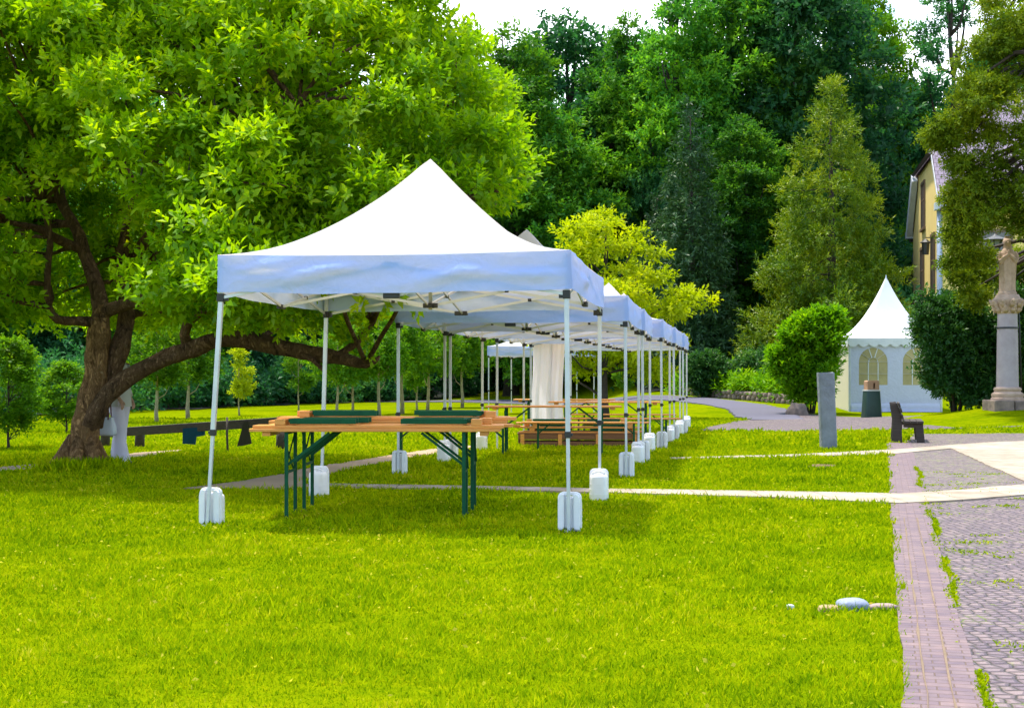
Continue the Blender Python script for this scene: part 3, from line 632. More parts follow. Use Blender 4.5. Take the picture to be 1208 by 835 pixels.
# ------------------------------------------------------------------ water canisters that weigh the legs down
def make_can():
    root = thing('weight_canister', 'x', 'canister', group='white canisters weighing down the canopy legs')
    # body: rounded front, from the floor to a sloping shoulder (pole groove faces -y)
    rings = []
    for z, s, dy in ((0.0, 0.95, 0), (0.012, 1.0, 0), (0.09, 1.0, 0), (0.20, 1.0, 0), (0.222, 0.985, 0.002), (0.238, 0.94, 0.004), (0.246, 0.84, 0.006), (0.248, 0.5, 0.008)):
        ring = []
        for j in range(28):
            t = math.pi * j / 27
            ring.append((math.copysign(abs(math.cos(t)) ** 0.6, math.cos(t)) * 0.089 * s, 0.012 + dy + 0.125 * s * abs(math.sin(t)) ** 0.62, z))
        rings.append(ring)
    mb = MB(); mb.loft(rings); body = mb.build('body', M['canplastic'], root, sharp=50)
    mb = MB()
    for z in (0.06, 0.11, 0.16):
        mb.tube([(math.copysign(abs(math.cos(t)) ** 0.6, math.cos(t)) * 0.0895, 0.012 + 0.1255 * abs(math.sin(t)) ** 0.62, z) for t in [math.pi * j / 27 for j in range(28)]], 0.0022, 5)
    mb.build('rib', M['canplastic'], body, smooth=True)
    # back panel: full height, rounded shoulders, hole, foot notch, side lobes leave the groove
    def rnd_out(w, z0, z1, r, k=6):
        p = [(-w, z0), (w, z0)]
        p += [(w - r + r * math.cos(t), z1 - r + r * math.sin(t)) for t in [math.pi / 2 * i / k for i in range(k + 1)]]
        p += [(-w + r + r * math.cos(t), z1 - r + r * math.sin(t)) for t in [math.pi / 2 + math.pi / 2 * i / k for i in range(k + 1)]]
        return p
    outer = [(-0.092, 0.0), (-0.055, 0.0), (-0.045, 0.02), (0.045, 0.02), (0.055, 0.0), (0.092, 0.0)] + rnd_out(0.092, 0, 0.305, 0.045)[2:]
    hole = [(0.030 * math.cos(t), 0.268 + 0.013 * math.sin(t)) for t in [2 * math.pi * i / 16 for i in range(16)]]
    mb = MB(); mb.prism(outer, -0.006, 0.028, holes=[hole]); mb.build('back_panel', M['canplastic'], root, bevel=0.005)
    for s in (-1, 1):
        lobe = [(s * 0.036, 0.045), (s * 0.039, 0.028), (s * 0.06, 0.012), (s * 0.086, 0.012), (s * 0.086, 0.24), (s * 0.080, 0.268), (s * 0.066, 0.285), (s * 0.052, 0.290), (s * 0.036, 0.286)]
        mb = MB(); mb.prism(lobe, -0.036, -0.004); mb.build('side_lobe', M['canplastic'], root, bevel=0.009, seg=3)
    mb = MB(); mb.tube([(-0.055, 0.09, 0.246), (-0.05, 0.092, 0.268), (-0.02, 0.095, 0.280), (0.02, 0.095, 0.280), (0.05, 0.092, 0.268), (0.055, 0.09, 0.246)], 0.010, 8)
    mb.build('handle', M['canplastic'], root, smooth=True)
    mb = MB(); mb.lathe([(0.0, 0.248), (0.019, 0.248), (0.019, 0.262), (0.016, 0.266), (0.0, 0.266)], 16, (0.0, 0.06, 0)); mb.build('cap', M['canplastic'], root, sharp=40)
    return root
can0 = make_can(); bpy.context.view_layer.update(); first = True
names = ['big canopy over the piled tables', 'second canopy of the row', 'third canopy of the row', 'fourth canopy of the row', 'fifth canopy of the row', 'last canopy of the row']
for i, ((c, u, v), ang, o) in enumerate(TF):
    for (sx, sy) in ((-1, -1), (1, -1), (1, 1), (-1, 1)):
        if (i >= 3 and sx < 0): continue
        ln = ({(-1, -1): (-0.13, -0.02), (-1, 1): (-0.06, 0), (1, -1): (0.02, 0)} if i == 0 else {(1, -1): (0.015, 0)}).get((sx, sy), (0, 0))
        lx, ly = sx * (HXT - 0.035) + ln[0] * 0.95, sy * (HYT - 0.035) + ln[1] + (0.055 if sy < 0 else -0.055)
        w = Vector(c) + u * lx + v * ly
        k = can0 if first else copy_tree(can0); first = False
        k.location = (w.x, w.y, 0.0)
        k.rotation_euler = (0, 0, -ang + (0 if sy < 0 else math.pi) + random.uniform(-0.1, 0.1))
        side_ = 'paving-side' if sx > 0 else 'tree-side'; end_ = 'near' if sy < 0 else 'far'
        k['label'] = f'white canister at the {end_} {side_} leg of the {names[i]}'

# ------------------------------------------------------------------ beer-garden tables and benches
def legset(root, L, W, H, inset, mat):
    for sx in (-1, 1):
        x = sx * (L / 2 - inset)
        for sy in (-1, 1):
            y = sy * (W / 2 - 0.04)
            mb = MB(); mb.box((x, y, H / 2), (0.030, 0.020, H)); mb.box((x - sx * 0.008, y - sy * 0.013, H / 2), (0.004, 0.022, H - 0.02)); mb.box((x, y, 0.006), (0.05, 0.03, 0.012))
            mb.build('leg', mat, root, bevel=0.002)
        mb = MB(); y = W / 2 - 0.04
        if H > 0.6:
            mb.bar((x + sx*0.012, -y, H * 0.55), (x + sx*0.012, y, H * 0.92), 0.008, 0.018); mb.bar((x + sx*0.020, y, H * 0.55), (x + sx*0.020, -y, H * 0.92), 0.008, 0.018)
        mb.box((x, 0, H - 0.012), (0.03, 2 * y, 0.02)); mb.box((x, 0, H * 0.53), (0.02, 2 * y, 0.018))
        for sy in (-1, 1):
            mb.bar((x - sx * 0.006, sy * (y - 0.03), H * 0.62), (x - sx * (0.36 if H > 0.6 else 0.2), sy * (y - 0.03), H - 0.01), 0.014, 0.022)
        mb.build('leg_brace', mat, root)
def plank_top(root, L, W, z, nm, t=0.026):
    mb = MB(); k = 2 if W < 0.4 else 4; w = W / k
    for i in range(k): mb.box((0, -W/2 + w * (i + 0.5), z + t/2), (L, w - 0.003, t))
    mb.box((0, 0, z + 0.006), (L - 0.04, W - 0.03, 0.008))
    o = mb.build(nm, M['orange'], root, bevel=0.004)
    return o
def make_table(label, group=None):
    r = thing('folding_table', label, 'table', group=group)
    plank_top(r, 2.12, 0.52, 0.735, 'tabletop')
    for sx in (-1, 1):
        mb = MB(); mb.box((sx * 0.92, 0, 0.716), (0.07, 0.46, 0.035)); mb.build('batten', M['orange'], r, bevel=0.004)
    legset(r, 2.12, 0.52, 0.735, 0.31, M['greensteel']); return r
def make_bench(label, group=None):
    r = thing('folding_bench', label, 'bench', group=group)
    plank_top(r, 2.12, 0.25, 0.45, 'seat')
    legset(r, 2.12, 0.25, 0.45, 0.27, M['greensteel']); return r
def make_folded(label, group=None):
    """bench lying upside down with its green legs folded flat along the plank"""
    r = thing('folded_bench', label, 'bench', group=group)
    plank_top(r, 2.12, 0.25, 0.0, 'seat')
    for sx in (-1, 1):
        mb = MB(); mb.box((sx * 0.83, 0, 0.026 + 0.026), (0.09, 0.235, 0.052)); mb.build('batten', M['orange'], r, bevel=0.004)
        for sy in (-1, 1):
            mb = MB(); mb.box((sx * 0.47, sy * 0.09, 0.026 + 0.034), (0.56, 0.032, 0.044)); mb.build('leg', M['greensteel'], r, bevel=0.003)
        mb = MB(); mb.box((sx * 0.26, 0, 0.026 + 0.034), (0.03, 0.15, 0.02)); mb.box((sx * 0.74, 0, 0.026 + 0.040), (0.05, 0.15, 0.03)); mb.bar((sx*0.72, -0.06, 0.05), (sx*0.3, 0.05, 0.05), 0.02, 0.012); mb.build('leg_brace', M['greensteel'], r)
    return r
TG = 'green-legged folding tables under the canopies'; BG = 'green-legged folding benches set up'; FG = 'folded benches lying upside down'
tA = make_table('green-legged table under the big canopy, the one closer to the open grass', TG)
bA = make_bench('orange plank bench set up just past the piled tables', BG)
fA = make_folded('folded bench lying along the open-grass edge of the nearer piled table', FG)
bpy.context.view_layer.update()
def place(src, x, y, z, rz, label, new=True):
    o = copy_tree(src) if new else src
    o.location = (x, y, z); o.rotation_euler = (0, 0, rz); o['label'] = label; return o
TH = 0.7625
place(tA, -1.155, 11.68, 0, R(-0.6), tA['label'], False)
q = place(tA, -1.10, 12.30, 0, R(-1.0), 'green-legged table under the big canopy, the one behind its twin'); q.scale.z = 1.065
place(fA, -1.13, 11.565, TH, R(-0.6), fA['label'], False)
place(fA, -1.05, 11.85, TH, R(-1.2), 'folded bench lying on the nearer piled table, beside its twin at the back edge')
place(fA, -1.02, 12.20, TH * 1.065, R(-1.0), 'folded bench on the rear piled table, along its nearer edge')
place(fA, -1.08, 12.46, TH * 1.065, R(-0.4), 'folded bench on the rear piled table, along its farther edge')
place(bA, -0.93, 21.0, 0, R(-2), bA['label'], False)
place(tA, 0.66, 21.35, 0, R(-3), 'bare orange table set up behind the second canopy, legs splayed')
place(bA, 1.22, 22.4, 0, R(-3), 'orange bench set up beside the bare table and in front of the low wooden box')
place(tA, 1.75, 25.4, 0, R(-4), 'bare orange table set up behind the low wooden box')
place(bA, 2.00, 24.6, 0, R(-4), 'orange bench between the low wooden box and the farther bare table')
place(tA, 1.1, 28.4, 0, R(-4), 'farthest bare orange table, under the curtained canopy')
place(bA, 2.25, 27.4, 0, R(-5), 'orange bench beside the farthest bare table')
# low wooden box with folded benches stacked on it
r = thing('wooden_box', 'long low brown wooden box under the stacked folded benches', 'box', (1.17, 24.0, 0), R(-2))
mb = MB()
for k in range(2): mb.box((0, -0.28, 0.045 + k * 0.12), (2.1, 0.03, 0.085)); mb.box((0, 0.28, 0.045 + k * 0.12), (2.1, 0.03, 0.085)); mb.box((-1.04, 0, 0.055 + k*0.105), (0.03, 0.52, 0.1)); mb.box((1.04, 0, 0.055 + k*0.105), (0.03, 0.52, 0.1))
mb.build('side_board', M['brownwood'], r, bevel=0.004)
for x in (-0.98, -0.32, 0.34, 0.98):
    mb = MB(); mb.box((x, -0.305, 0.11), (0.07, 0.02, 0.215)); mb.build('post', M['orange'], r, bevel=0.003)
mb = MB()
for k in range(5): mb.box((0, -0.24 + k * 0.12, 0.224), (2.14, 0.11, 0.022))
mb.build('lid', M['brownwood'], r, bevel=0.003)
lbs = ['bottom layer of the stack on the low wooden box, nearer side', 'bottom layer of the stack on the low wooden box, farther side',
       'middle layer of the stack on the low wooden box, nearer side', 'middle layer of the stack on the low wooden box, farther side', 'lying alone on top of the stack on the low wooden box']
for k in range(5):
    z = 0.236 + (k // 2) * 0.0795
    place(fA, 1.17 + random.uniform(-0.1, 0.1), 24.0 + (-0.14 if k % 2 == 0 else 0.14), z, R(-2 + random.uniform(-1, 1)), 'folded bench in the ' + lbs[k] if k < 4 else 'folded bench ' + lbs[k])

# gathered curtain of the fifth canopy
(c, u, v), ang, o = TF[4]
mb = MB(); rings = []
fl = Vector(c) - u * (HXT - 0.02) - v * (HYT - 0.02)
for j in range(25):
    t = j / 24; ring = []
    z = 2.02 - 1.68 * t
    for i in range(73):
        s = i / 72; w = 0.64 - 0.05 * math.sin(math.pi * t)
        fold = 0.040 * math.sin(s * 15 + 0.8 * math.sin(t * 3)) * (0.35 + 0.65 * t) + 0.008 * math.sin(s * 37 + t * 3)
        q = fl + u * (s * w + 0.02 + 0.02 * math.sin(t * 5)) + v * (fold + 0.12 - 0.02 * t + (0.10 if s > 0.62 else 0))
        ring.append((q.x, q.y, z + 0.01 * math.sin(s * 9)))
    rings.append(ring)
mb.loft(rings, cap=False, closed=False)
cu = mb.build('curtain', M['curtain'], None, smooth=True, recalc=False); sm = cu.modifiers.new('thick', 'SOLIDIFY'); sm.thickness = 0.003
tag(cu, 'white sidewall curtain gathered in folds, hanging from the fifth canopy', 'curtain')

# ------------------------------------------------------------------ standing stone, bench, bin, rocks
def rock(name, c, dims, mat, seed, label, cat, sub=3, amp=0.16, rz=0.0):
    bm = bmesh.new(); bmesh.ops.create_icosphere(bm, subdivisions=sub, radius=1)
    for v_ in bm.verts:
        p = v_.co.copy(); q = Vector([math.copysign(abs(a) ** 0.7, a) for a in p])
        q *= 1 + amp * noise.noise(p * 1.3 + Vector((seed, 0, 0))) + amp * 0.4 * noise.noise(p * 4 + Vector((0, seed, 0)))
        v_.co = Vector((q.x * dims[0] / 2, q.y * dims[1] / 2, q.z * dims[2] / 2))
    me = bpy.data.meshes.new(name); bm.to_mesh(me); bm.free(); me.materials.append(mat)
    me.polygons.foreach_set('use_smooth', [True] * len(me.polygons))
    o = obj(name, me); o.location = c; o.rotation_euler = (0, 0, rz); return tag(o, label, cat)
mb = MB(); rings = []
for j in range(25):
    t = j / 24; ring = []
    for i in range(32):
        a = 2 * math.pi * i / 32; ca, sa = math.cos(a), math.sin(a)
        x = math.copysign(abs(ca) ** 0.28, ca) * 0.135; y = math.copysign(abs(sa) ** 0.28, sa) * 0.10
        w = 1 + 0.03 * noise.noise(Vector((x * 6, y * 6, t * 6)))
        ring.append((x * w - 0.055 * t, y * w, -0.05 + 1.34 * t + (0.015 * noise.noise(Vector((x * 9, y * 9, 2))) if j == 24 else 0)))
    rings.append(ring)
mb.loft(rings); st = mb.build('standing_stone', M['stone'], None, sharp=35); st.location = (5.37, 23.0, 0)
tag(st, 'tall narrow grey slate slab standing upright in the grass', 'standing stone')

r = thing('garden_bench', 'old dark wooden bench seen end-on beside the brick strip', 'bench', (7.12, 25.1, 0), R(-15))
# the bench runs away from the camera: x is its depth, y its length
mb = MB()
for y in (0.0, 1.35):
    mb2 = MB(); mb2.prism([(-0.10, 0.0), (0.10, 0.0), (0.09, 0.20), (0.10, 0.36), (0.07, 0.55), (0.00, 0.74), (-0.12, 0.73), (-0.07, 0.4)], y - 0.05, y + 0.05)
    b_ = mb2.build('back_support', M['darkwood'], r, bevel=0.012)
    mb2 = MB(); mb2.prism([(0.36, 0.0), (0.50, 0.0), (0.47, 0.30), (0.47, 0.36), (0.12, 0.36), (0.12, 0.29), (0.33, 0.28)], y - 0.05, y + 0.05)
    mb2.build('leg', M['darkwood'], r, bevel=0.012)
mb = MB()
for x in (0.15, 0.27, 0.39): mb.box((x + 0.03, 0.675, 0.385), (0.11, 1.62, 0.045))
mb.build('seat', M['darkwood'], r, bevel=0.008)
mb = MB()
for z, x in ((0.48, 0.10), (0.60, 0.075), (0.70, 0.045)): mb.box((x, 0.675, z), (0.035, 1.62, 0.085), M=Matrix.Rotation(-0.25, 4, 'Y'))
mb.build('backrest', M['darkwood'], r, bevel=0.008)

M['bingreen'] = simple('bin_green', (0.012, 0.05, 0.035), (0.008, 0.035, 0.025), 6, 0.5)
M['tan'] = simple('tan_board', (0.42, 0.24, 0.13), (0.33, 0.18, 0.09), 6, 0.7)
M['palerim'] = simple('pale_rim', (0.6, 0.62, 0.55), None, 6, 0.5)
gb = gzf(10.02, 37.8)
r = thing('litter_bin', 'dark green tapered litter bin with a tan slotted hood', 'litter bin', (10.02, 37.8, gb), R(5))
mb = MB(); rings = []
for z, s in ((0, 0.245), (0.02, 0.25), (0.78, 0.205), (0.80, 0.20)):
    rings.append([(math.copysign(abs(math.cos(a)) ** 0.4, math.cos(a)) * s, math.copysign(abs(math.sin(a)) ** 0.4, math.sin(a)) * s, z) for a in [2 * math.pi * i / 32 for i in range(32)]])
mb.loft(rings); mb.build('bin_body', M['bingreen'], r, sharp=40)
mb = MB(); rings = [[(p[0] * k, p[1] * k, z) for p in rings[2]] for z, k in ((0.795, 1.06), (0.83, 1.06))]
mb.loft(rings); mb.build('rim', M['palerim'], r, sharp=40, bevel=0.004)
mb = MB(); mb.prism([(-0.17, 0.83), (0.17, 0.83), (0.17, 1.06), (0.14, 1.09), (-0.14, 1.09), (-0.17, 1.06)], -0.15, 0.15, holes=[[(0.0, 0.87), (0.05, 0.87), (0.05, 1.02), (0.0, 1.02)]])
mb.build('hood', M['tan'], r, bevel=0.006)
mb = MB(); mb.box((0.02, 0.03, 0.95), (0.10, 0.02, 0.2)); mb.build('slot', M['blackplastic'], r)

M['bluestone'] = simple('blue_grey_stone', (0.26, 0.30, 0.40), (0.18, 0.21, 0.29), 9, 0.6, 0.3, 30)
x, y = G(1006, 718)
rock('stone', (x, y, 0.012), (0.165, 0.15, 0.085), M['bluestone'], 3, 'smooth blue-grey rounded stone in the lawn by the brick strip', 'stone', amp=0.06)
M['yellowstone'] = simple('yellow_stone', (0.40, 0.28, 0.12), (0.3, 0.2, 0.09), 9, 0.8, 0.3, 30)
M['pinkstone'] = simple('pink_stone', (0.38, 0.27, 0.23), (0.28, 0.19, 0.17), 9, 0.8, 0.3, 30)
x, y = G(978, 720); rock('stone', (x, y, 0.004), (0.12, 0.10, 0.050), M['yellowstone'], 5, 'flat yellowish stone beside the rounded blue-grey stone', 'stone', amp=0.1)
x, y = G(1041, 718); rock('stone', (x, y, 0.004), (0.16, 0.07, 0.048), M['pinkstone'], 8, 'flat pinkish stone between the blue-grey stone and the brick strip', 'stone', amp=0.1)
M['pebble'] = simple('white_pebble', (0.7, 0.74, 0.72), None, 9, 0.5)
x, y = G(932, 719); rock('pebble', (x, y, 0.014), (0.042, 0.034, 0.030), M['pebble'], 9, 'small pale pebble lying alone in the mown grass', 'pebble', amp=0.1)

# ------------------------------------------------------------------ low rail with things hung on it
r = thing('rail_fence', 'low dark wooden rail on short posts near the spreading tree', 'fence', (0, 0, 0))
a = P(120, 511, 23.3); b = P(335, 497, 22.2)
mb = MB(); mb.bar(a, b, 0.09, 0.15); mb.build('rail', M['darkwood'], r, bevel=0.01)
for px, Y in ((122, 23.4), (163, 23.25), (330, 22.3)):
    x = (px - HX) / F * Y; mb = MB(); mb.tube([(x, Y + 0.09, -0.02), (x + 0.01, Y + 0.09, 0.36)], [0.085, 0.075], 10, rough=0.15); mb.build('post', M['darkwood'], r, smooth=True)
mb = MB(); x0 = P(267, 541, 21.8); mb.tube([(x0.x, 21.9, 0), (x0.x - 0.02, 21.95, 0.3), (x0.x - 0.03, 22.0, 0.56)], 0.018, 8, rough=0.1)
tag(mb.build('thin_stake', M['darkwood'], None, smooth=True), 'thin bare stake stuck in the grass against the low rail', 'stake')
M['bluecloth'] = fabric('blue_cloth', (0.015, 0.06, 0.11), 0.05); M['greycloth'] = fabric('brown_grey_cloth', (0.05, 0.045, 0.04), 0.05)
def hung(name, poly, Y, mat, label, cat):
    pts = [P(*p, Y) for p in poly]; mb = MB()
    mb.prism([(p.x, p.z) for p in pts], Y - 0.09, Y - 0.065)
    bm = bmesh.new(); 
    o = mb.build(name, mat, None); bm.from_mesh(o.data)
    bmesh.ops.subdivide_edges(bm, edges=bm.edges[:], cuts=4, use_grid_fill=True)
    for v_ in bm.verts: v_.co.y += 0.03 * noise.noise(Vector((v_.co.x * 9, 0, v_.co.z * 3)))
    bm.to_mesh(o.data); bm.free(); return tag(o, label, cat)
hung('hanging_cloth', [(217, 505), (243, 503), (243, 513), (233, 515), (232, 524), (217, 523)], 22.75, M['bluecloth'], 'dark blue cloth draped over the low rail', 'cloth')
hung('hanging_jacket', [(281, 526), (289, 497), (293, 497), (298, 523), (290, 525)], 22.45, M['greycloth'], 'dark triangular garment hanging from the low rail', 'garment')

# ------------------------------------------------------------------ the spreading tree
def fine(path, radii, step=0.07):
    """Catmull-Rom resampling of a limb"""
    P_ = [Vector(p) for p in path]; out, rr = [], []
    for i in range(len(P_) - 1):
        a, b, c, d = P_[max(0, i-1)], P_[i], P_[i+1], P_[min(len(P_)-1, i+2)]; n = max(1, int((c - b).length / step))
        for k in range(n):
            t = k / n; out.append(0.5 * ((2*b) + (c - a) * t + (2*a - 5*b + 4*c - d) * t*t + (3*b - a - 3*c + d) * t**3)); rr.append(radii[i] * (1-t) + radii[i+1] * t)
    out.append(P_[-1]); rr.append(radii[-1])
    for i in range(1, len(out) - 1):
        q = out[i] * 2.2; out[i] = out[i] + Vector((noise.noise(q), noise.noise(q + Vector((9, 0, 0))), noise.noise(q + Vector((0, 9, 0))))) * rr[i] * 0.30
        rr[i] *= 1 + 0.16 * noise.noise(out[i] * 5.0)
    return out, rr
def spreading_tree():
    root = thing('spreading_tree', 'big spreading bright green tree with a leaning trunk and long low limb', 'tree', tuple(P(92, 552, 18.0)))
    root.location.z = 0; base = root.location.copy()
    def pth(pts): return [P(px, py, Y) - base for px, py, Y in pts]
    mb = MB()
    mb.tube(*fine(pth([(88, 560, 18.0), (90, 551, 18.0), (92, 544, 18.0), (96, 532, 18.0), (99, 520, 18.0), (103, 496, 18.0), (109, 472, 18.0), (112, 446, 18.0), (113, 424, 18.0), (117, 398, 18.0), (118, 375, 18.0), (117, 355, 18.0)]), [0.36, 0.30, 0.255, 0.215, 0.195, 0.175, 0.16, 0.155, 0.152, 0.145, 0.135, 0.10]), 28, rough=0.26)
    for k in range(7):                  # root flare
        a = k * 0.9 + 0.3; mb.tube([(0.06 + 0.13 * math.cos(a), 0.13 * math.sin(a), 0.42), (0.03 + 0.27 * math.cos(a), 0.27 * math.sin(a), 0.12), (0.48 * math.cos(a), 0.48 * math.sin(a), -0.06)], [0.07, 0.10, 0.05], 10, rough=0.2, seed=k)
    mb.build('trunk', M['bark'], root, smooth=True)
    limbs = [
        ([(118, 375, 18.0), (115, 345, 18.0), (108, 318, 18.1), (98, 290, 18.2), (86, 265, 18.3), (72, 235, 18.4), (62, 190, 18.6), (55, 130, 18.8), (60, 60, 19)], [0.125, 0.10, 0.09, 0.085, 0.08, 0.075, 0.07, 0.05, 0.012]),
        ([(110, 500, 18.05), (123, 460, 18.1), (135, 432, 18.15), (143, 404, 18.2), (150, 372, 18.4), (146, 330, 18.6), (145, 295, 18.7), (160, 240, 18.8), (190, 170, 19), (205, 90, 19.2), (215, 10, 19.3)], [0.12, 0.12, 0.125, 0.125, 0.11, 0.09, 0.08, 0.07, 0.055, 0.035, 0.012]),
        ([(102, 508, 17.98), (111, 488, 17.9), (127, 467, 17.85), (156, 442, 17.75), (192, 425, 17.7), (228, 414, 17.6), (256, 400, 17.6), (300, 404, 17.5), (345, 413, 17.4), (395, 421, 17.3), (432, 430, 17.2), (448, 420, 17.1)], [0.10, 0.125, 0.13, 0.115, 0.11, 0.12, 0.105, 0.115, 0.11, 0.09, 0.065, 0.012]),
        ([(118, 384, 18.0), (106, 380, 17.9), (88, 379, 17.8), (68, 377, 17.7), (58, 362, 17.6), (55, 335, 17.5), (57, 300, 17.5), (58, 280, 17.4), (52, 240, 17.3)], [0.08, 0.07, 0.06, 0.055, 0.05, 0.045, 0.042, 0.04, 0.035]),
        ([(120, 368, 18.0), (140, 362, 17.9), (160, 355, 17.8), (190, 345, 17.6), (230, 322, 17.4), (285, 290, 17.3), (345, 262, 17.3), (420, 225, 17.2), (490, 185, 17.1), (555, 140, 17)], [0.095, 0.085, 0.08, 0.075, 0.07, 0.065, 0.06, 0.05, 0.04, 0.012]),
        ([(225, 413, 17.65), (218, 395, 17.5), (226, 376, 17.4), (245, 364, 17.3), (268, 352, 17.2), (300, 330, 17.1)], [0.085, 0.075, 0.07, 0.06, 0.05, 0.03]),
        ([(262, 355, 17.2), (240, 350, 17.2), (225, 338, 17.1), (210, 318, 17)], [0.05, 0.045, 0.04, 0.03]),
        ([(395, 421, 17.3), (420, 404, 17.4), (440, 380, 17.5), (452, 350, 17.5)], [0.06, 0.05, 0.04, 0.02]),
        ([(345, 412, 17.4), (370, 425, 17.2), (385, 440, 17.1)], [0.045, 0.035, 0.02]),
        ([(163, 300, 18.8), (200, 250, 18.3), (250, 190, 17.6), (300, 120, 17), (335, 60, 16.8), (360, 0, 16.6)], [0.09, 0.085, 0.075, 0.06, 0.04, 0.012]),
        ([(320, 200, 16.4), (338, 160, 15.6), (352, 125, 15.3), (375, 90, 15.2)], [0.06, 0.05, 0.04, 0.012]),
        ([(99, 296, 18.2), (75, 285, 18), (45, 270, 17.6), (10, 262, 17.2)], [0.07, 0.06, 0.045, 0.03]),
        ([(172, 240, 18.9), (140, 190, 19.2), (110, 130, 19.6), (85, 60, 19.8)], [0.08, 0.065, 0.05, 0.03]),
        ([(345, 262, 17.3), (420, 262, 16.4), (500, 245, 16), (590, 225, 15.8)], [0.06, 0.05, 0.04, 0.02])]
    for i, (p, r) in enumerate(limbs):
        mb = MB(); mb.tube(*fine(pth(p), r, 0.1), 14, rough=0.28, seed=i); mb.build('limb', M['barklimb'], root, smooth=True)
    g = np.random.default_rng(21)
    # the crown, as ellipsoids given by a point of the photograph and real radii
    E = []
    def ell(px, py, Y, rx, ry, rz): q = P(px, py, Y); E.append((q.x, q.y, q.z, rx, ry, rz))
    ell(180, 70, 18.2, 4.3, 3.3, 2.6); ell(420, 60, 17.6, 1.9, 2.4, 2.3); ell(505, 160, 17.3, 1.05, 1.7, 1.3)
    ell(575, 220, 16.9, 0.66, 0.9, 0.62); ell(470, 215, 16.6, 1.2, 1.3, 0.9); ell(250, 240, 16.0, 1.7, 1.3, 1.0); ell(350, 290, 16.2, 1.4, 1.2, 0.8); ell(520, 275, 16.6, 0.9, 1, 0.55)
    ell(-20, 250, 17.5, 1.1, 1.6, 1.6); ell(-110, 120, 18, 2.2, 2.5, 3.0); ell(215, 330, 16.4, 0.8, 0.9, 0.45); ell(80, 330, 20.5, 2.6, 1.2, 1.0); ell(260, 330, 20, 2.4, 1.0, 0.9)
    def reject(q):                       # the open hollow round the trunk and limbs on the near side
        px = HX + F * q[0] / q[1]; py = HY - F * (q[2] - EYE) / q[1]
        if q[1] < 19.2 and 15 < px < 218 and 198 < py < 520: return True
        if py > 372 and px < 420: return True
        if 505 < px and py < 20 + (px - 505) * 1.0: return True
        if 145 < px < 160 and 35 < py < 65: return True
        return False
    pads = []
    def far(q): return all((q[0]-p[0])**2 + (q[1]-p[1])**2 + (2.3*(q[2]-p[2]))**2 > 0.92**2 for p in pads)
    for q in shell_clumps(E, 1500, 0.5, g, reject):
        if far(q): pads.append((q[0], q[1], q[2], 0.55 + 0.3 * g.random()))
    for _ in range(2600):
        px, py = g.uniform(95, 590), g.uniform(-10, 330); Y = 16.2 - 2.3 * np.clip(py / 330, 0, 1) * (1 - max(0, (px - 330) / 320)) + g.normal() * 0.35
        if (px < 215 and py > 172) or (px > 480 and py < 60 + (px - 480) * 1.1) or (px > 550 and py > 270) or 335 < px < 420 and 95 < py < 165: continue
        q = P(px, py, Y)
        if far(q): pads.append((q.x, q.y, q.z, 0.42 + 0.25 * g.random()))
    for px, py in ((10, 20), (45, 45), (85, 15), (120, 10), (170, 20), (200, 40), (230, 15), (20, 80), (60, 95), (95, 70), (255, 60), (0, 140), (40, 150), (10, 185), (75, 140), (100, 120), (140, 90), (300, 40)):
        q = P(px, py, 17 + g.normal() * 0.7); pads.append((q.x, q.y, q.z, 0.6))
    cl = []
    for x, y, z, r_ in pads:             # every bough end is a flat pad of a few leaf clumps, tipped outward
        for _ in range(5):
            a_ = g.random() * 6.283; k_ = r_ * (0.25 + 0.65 * g.random()); cl.append((x + k_ * math.cos(a_), y + k_ * math.sin(a_), z - 0.35 * k_ * k_ / r_ + g.normal() * 0.05, 0.30 * (0.75 + 0.5 * g.random())))
    cl = np.array(cl)
    nodes = [(Vector(q), rr_) for p, r in limbs for q, rr_ in zip(*fine(pth(p), r, 0.4))]
    bt = MB()
    for x, y, z, r_ in pads:
        e = Vector((x, y, z)) - base; c_ = [n_ for n_ in nodes if n_[0].z < e.z + 0.3 and n_[1] > 0.02]
        s_, rs = min(c_, key=lambda n_: (n_[0] - e).length)
        if (s_ - e).length > 3.2: continue
        m_ = s_.lerp(e, 0.55) + Vector((g.normal() * 0.12, g.normal() * 0.12, 0.10)); bt.tube(*fine([s_, m_, e], [min(0.045, rs * 0.6), 0.022, 0.006], 0.2), 6, rough=0.2)
    bt.build('branches', M['barklimb'], root, smooth=True)
    extra = []
    for px, py, Y, rr in ((395, 385, 17.3, .32), (430, 370, 17.4, .38), (455, 395, 17.2, .35), (420, 405, 17.1, .26), (470, 355, 17.6, .42), (330, 375, 17.6, .34), (290, 372, 17.4, .32), (360, 350, 17.6, .36), (255, 378, 17.5, .28),
                          (592, 205, 16.7, .30), (598, 228, 16.7, .26), (585, 140, 17.2, .32), (580, 112, 17.2, .30), (555, 80, 17.3, .34), (528, 45, 17.4, .34), (540, 255, 16.5, .4), (596, 232, 16.6, .25),
                          (20, 300, 16.6, .42), (5, 235, 16.5, .42), (25, 345, 16.9, .32), (85, 205, 16.3, .36),
                          (215, 235, 14.7, .36), (255, 205, 14.8, .4), (300, 250, 14.9, .38), (345, 232, 15.0, .36), (320, 300, 15.2, .36), (205, 318, 15.2, .24), (240, 315, 15.2, .34), (370, 262, 15.3, .34), (232, 165, 14.8, .36)):
        q = P(px, py, Y); extra.append((q.x, q.y, q.z, rr))
    cl = np.concatenate([cl, np.array(extra)])
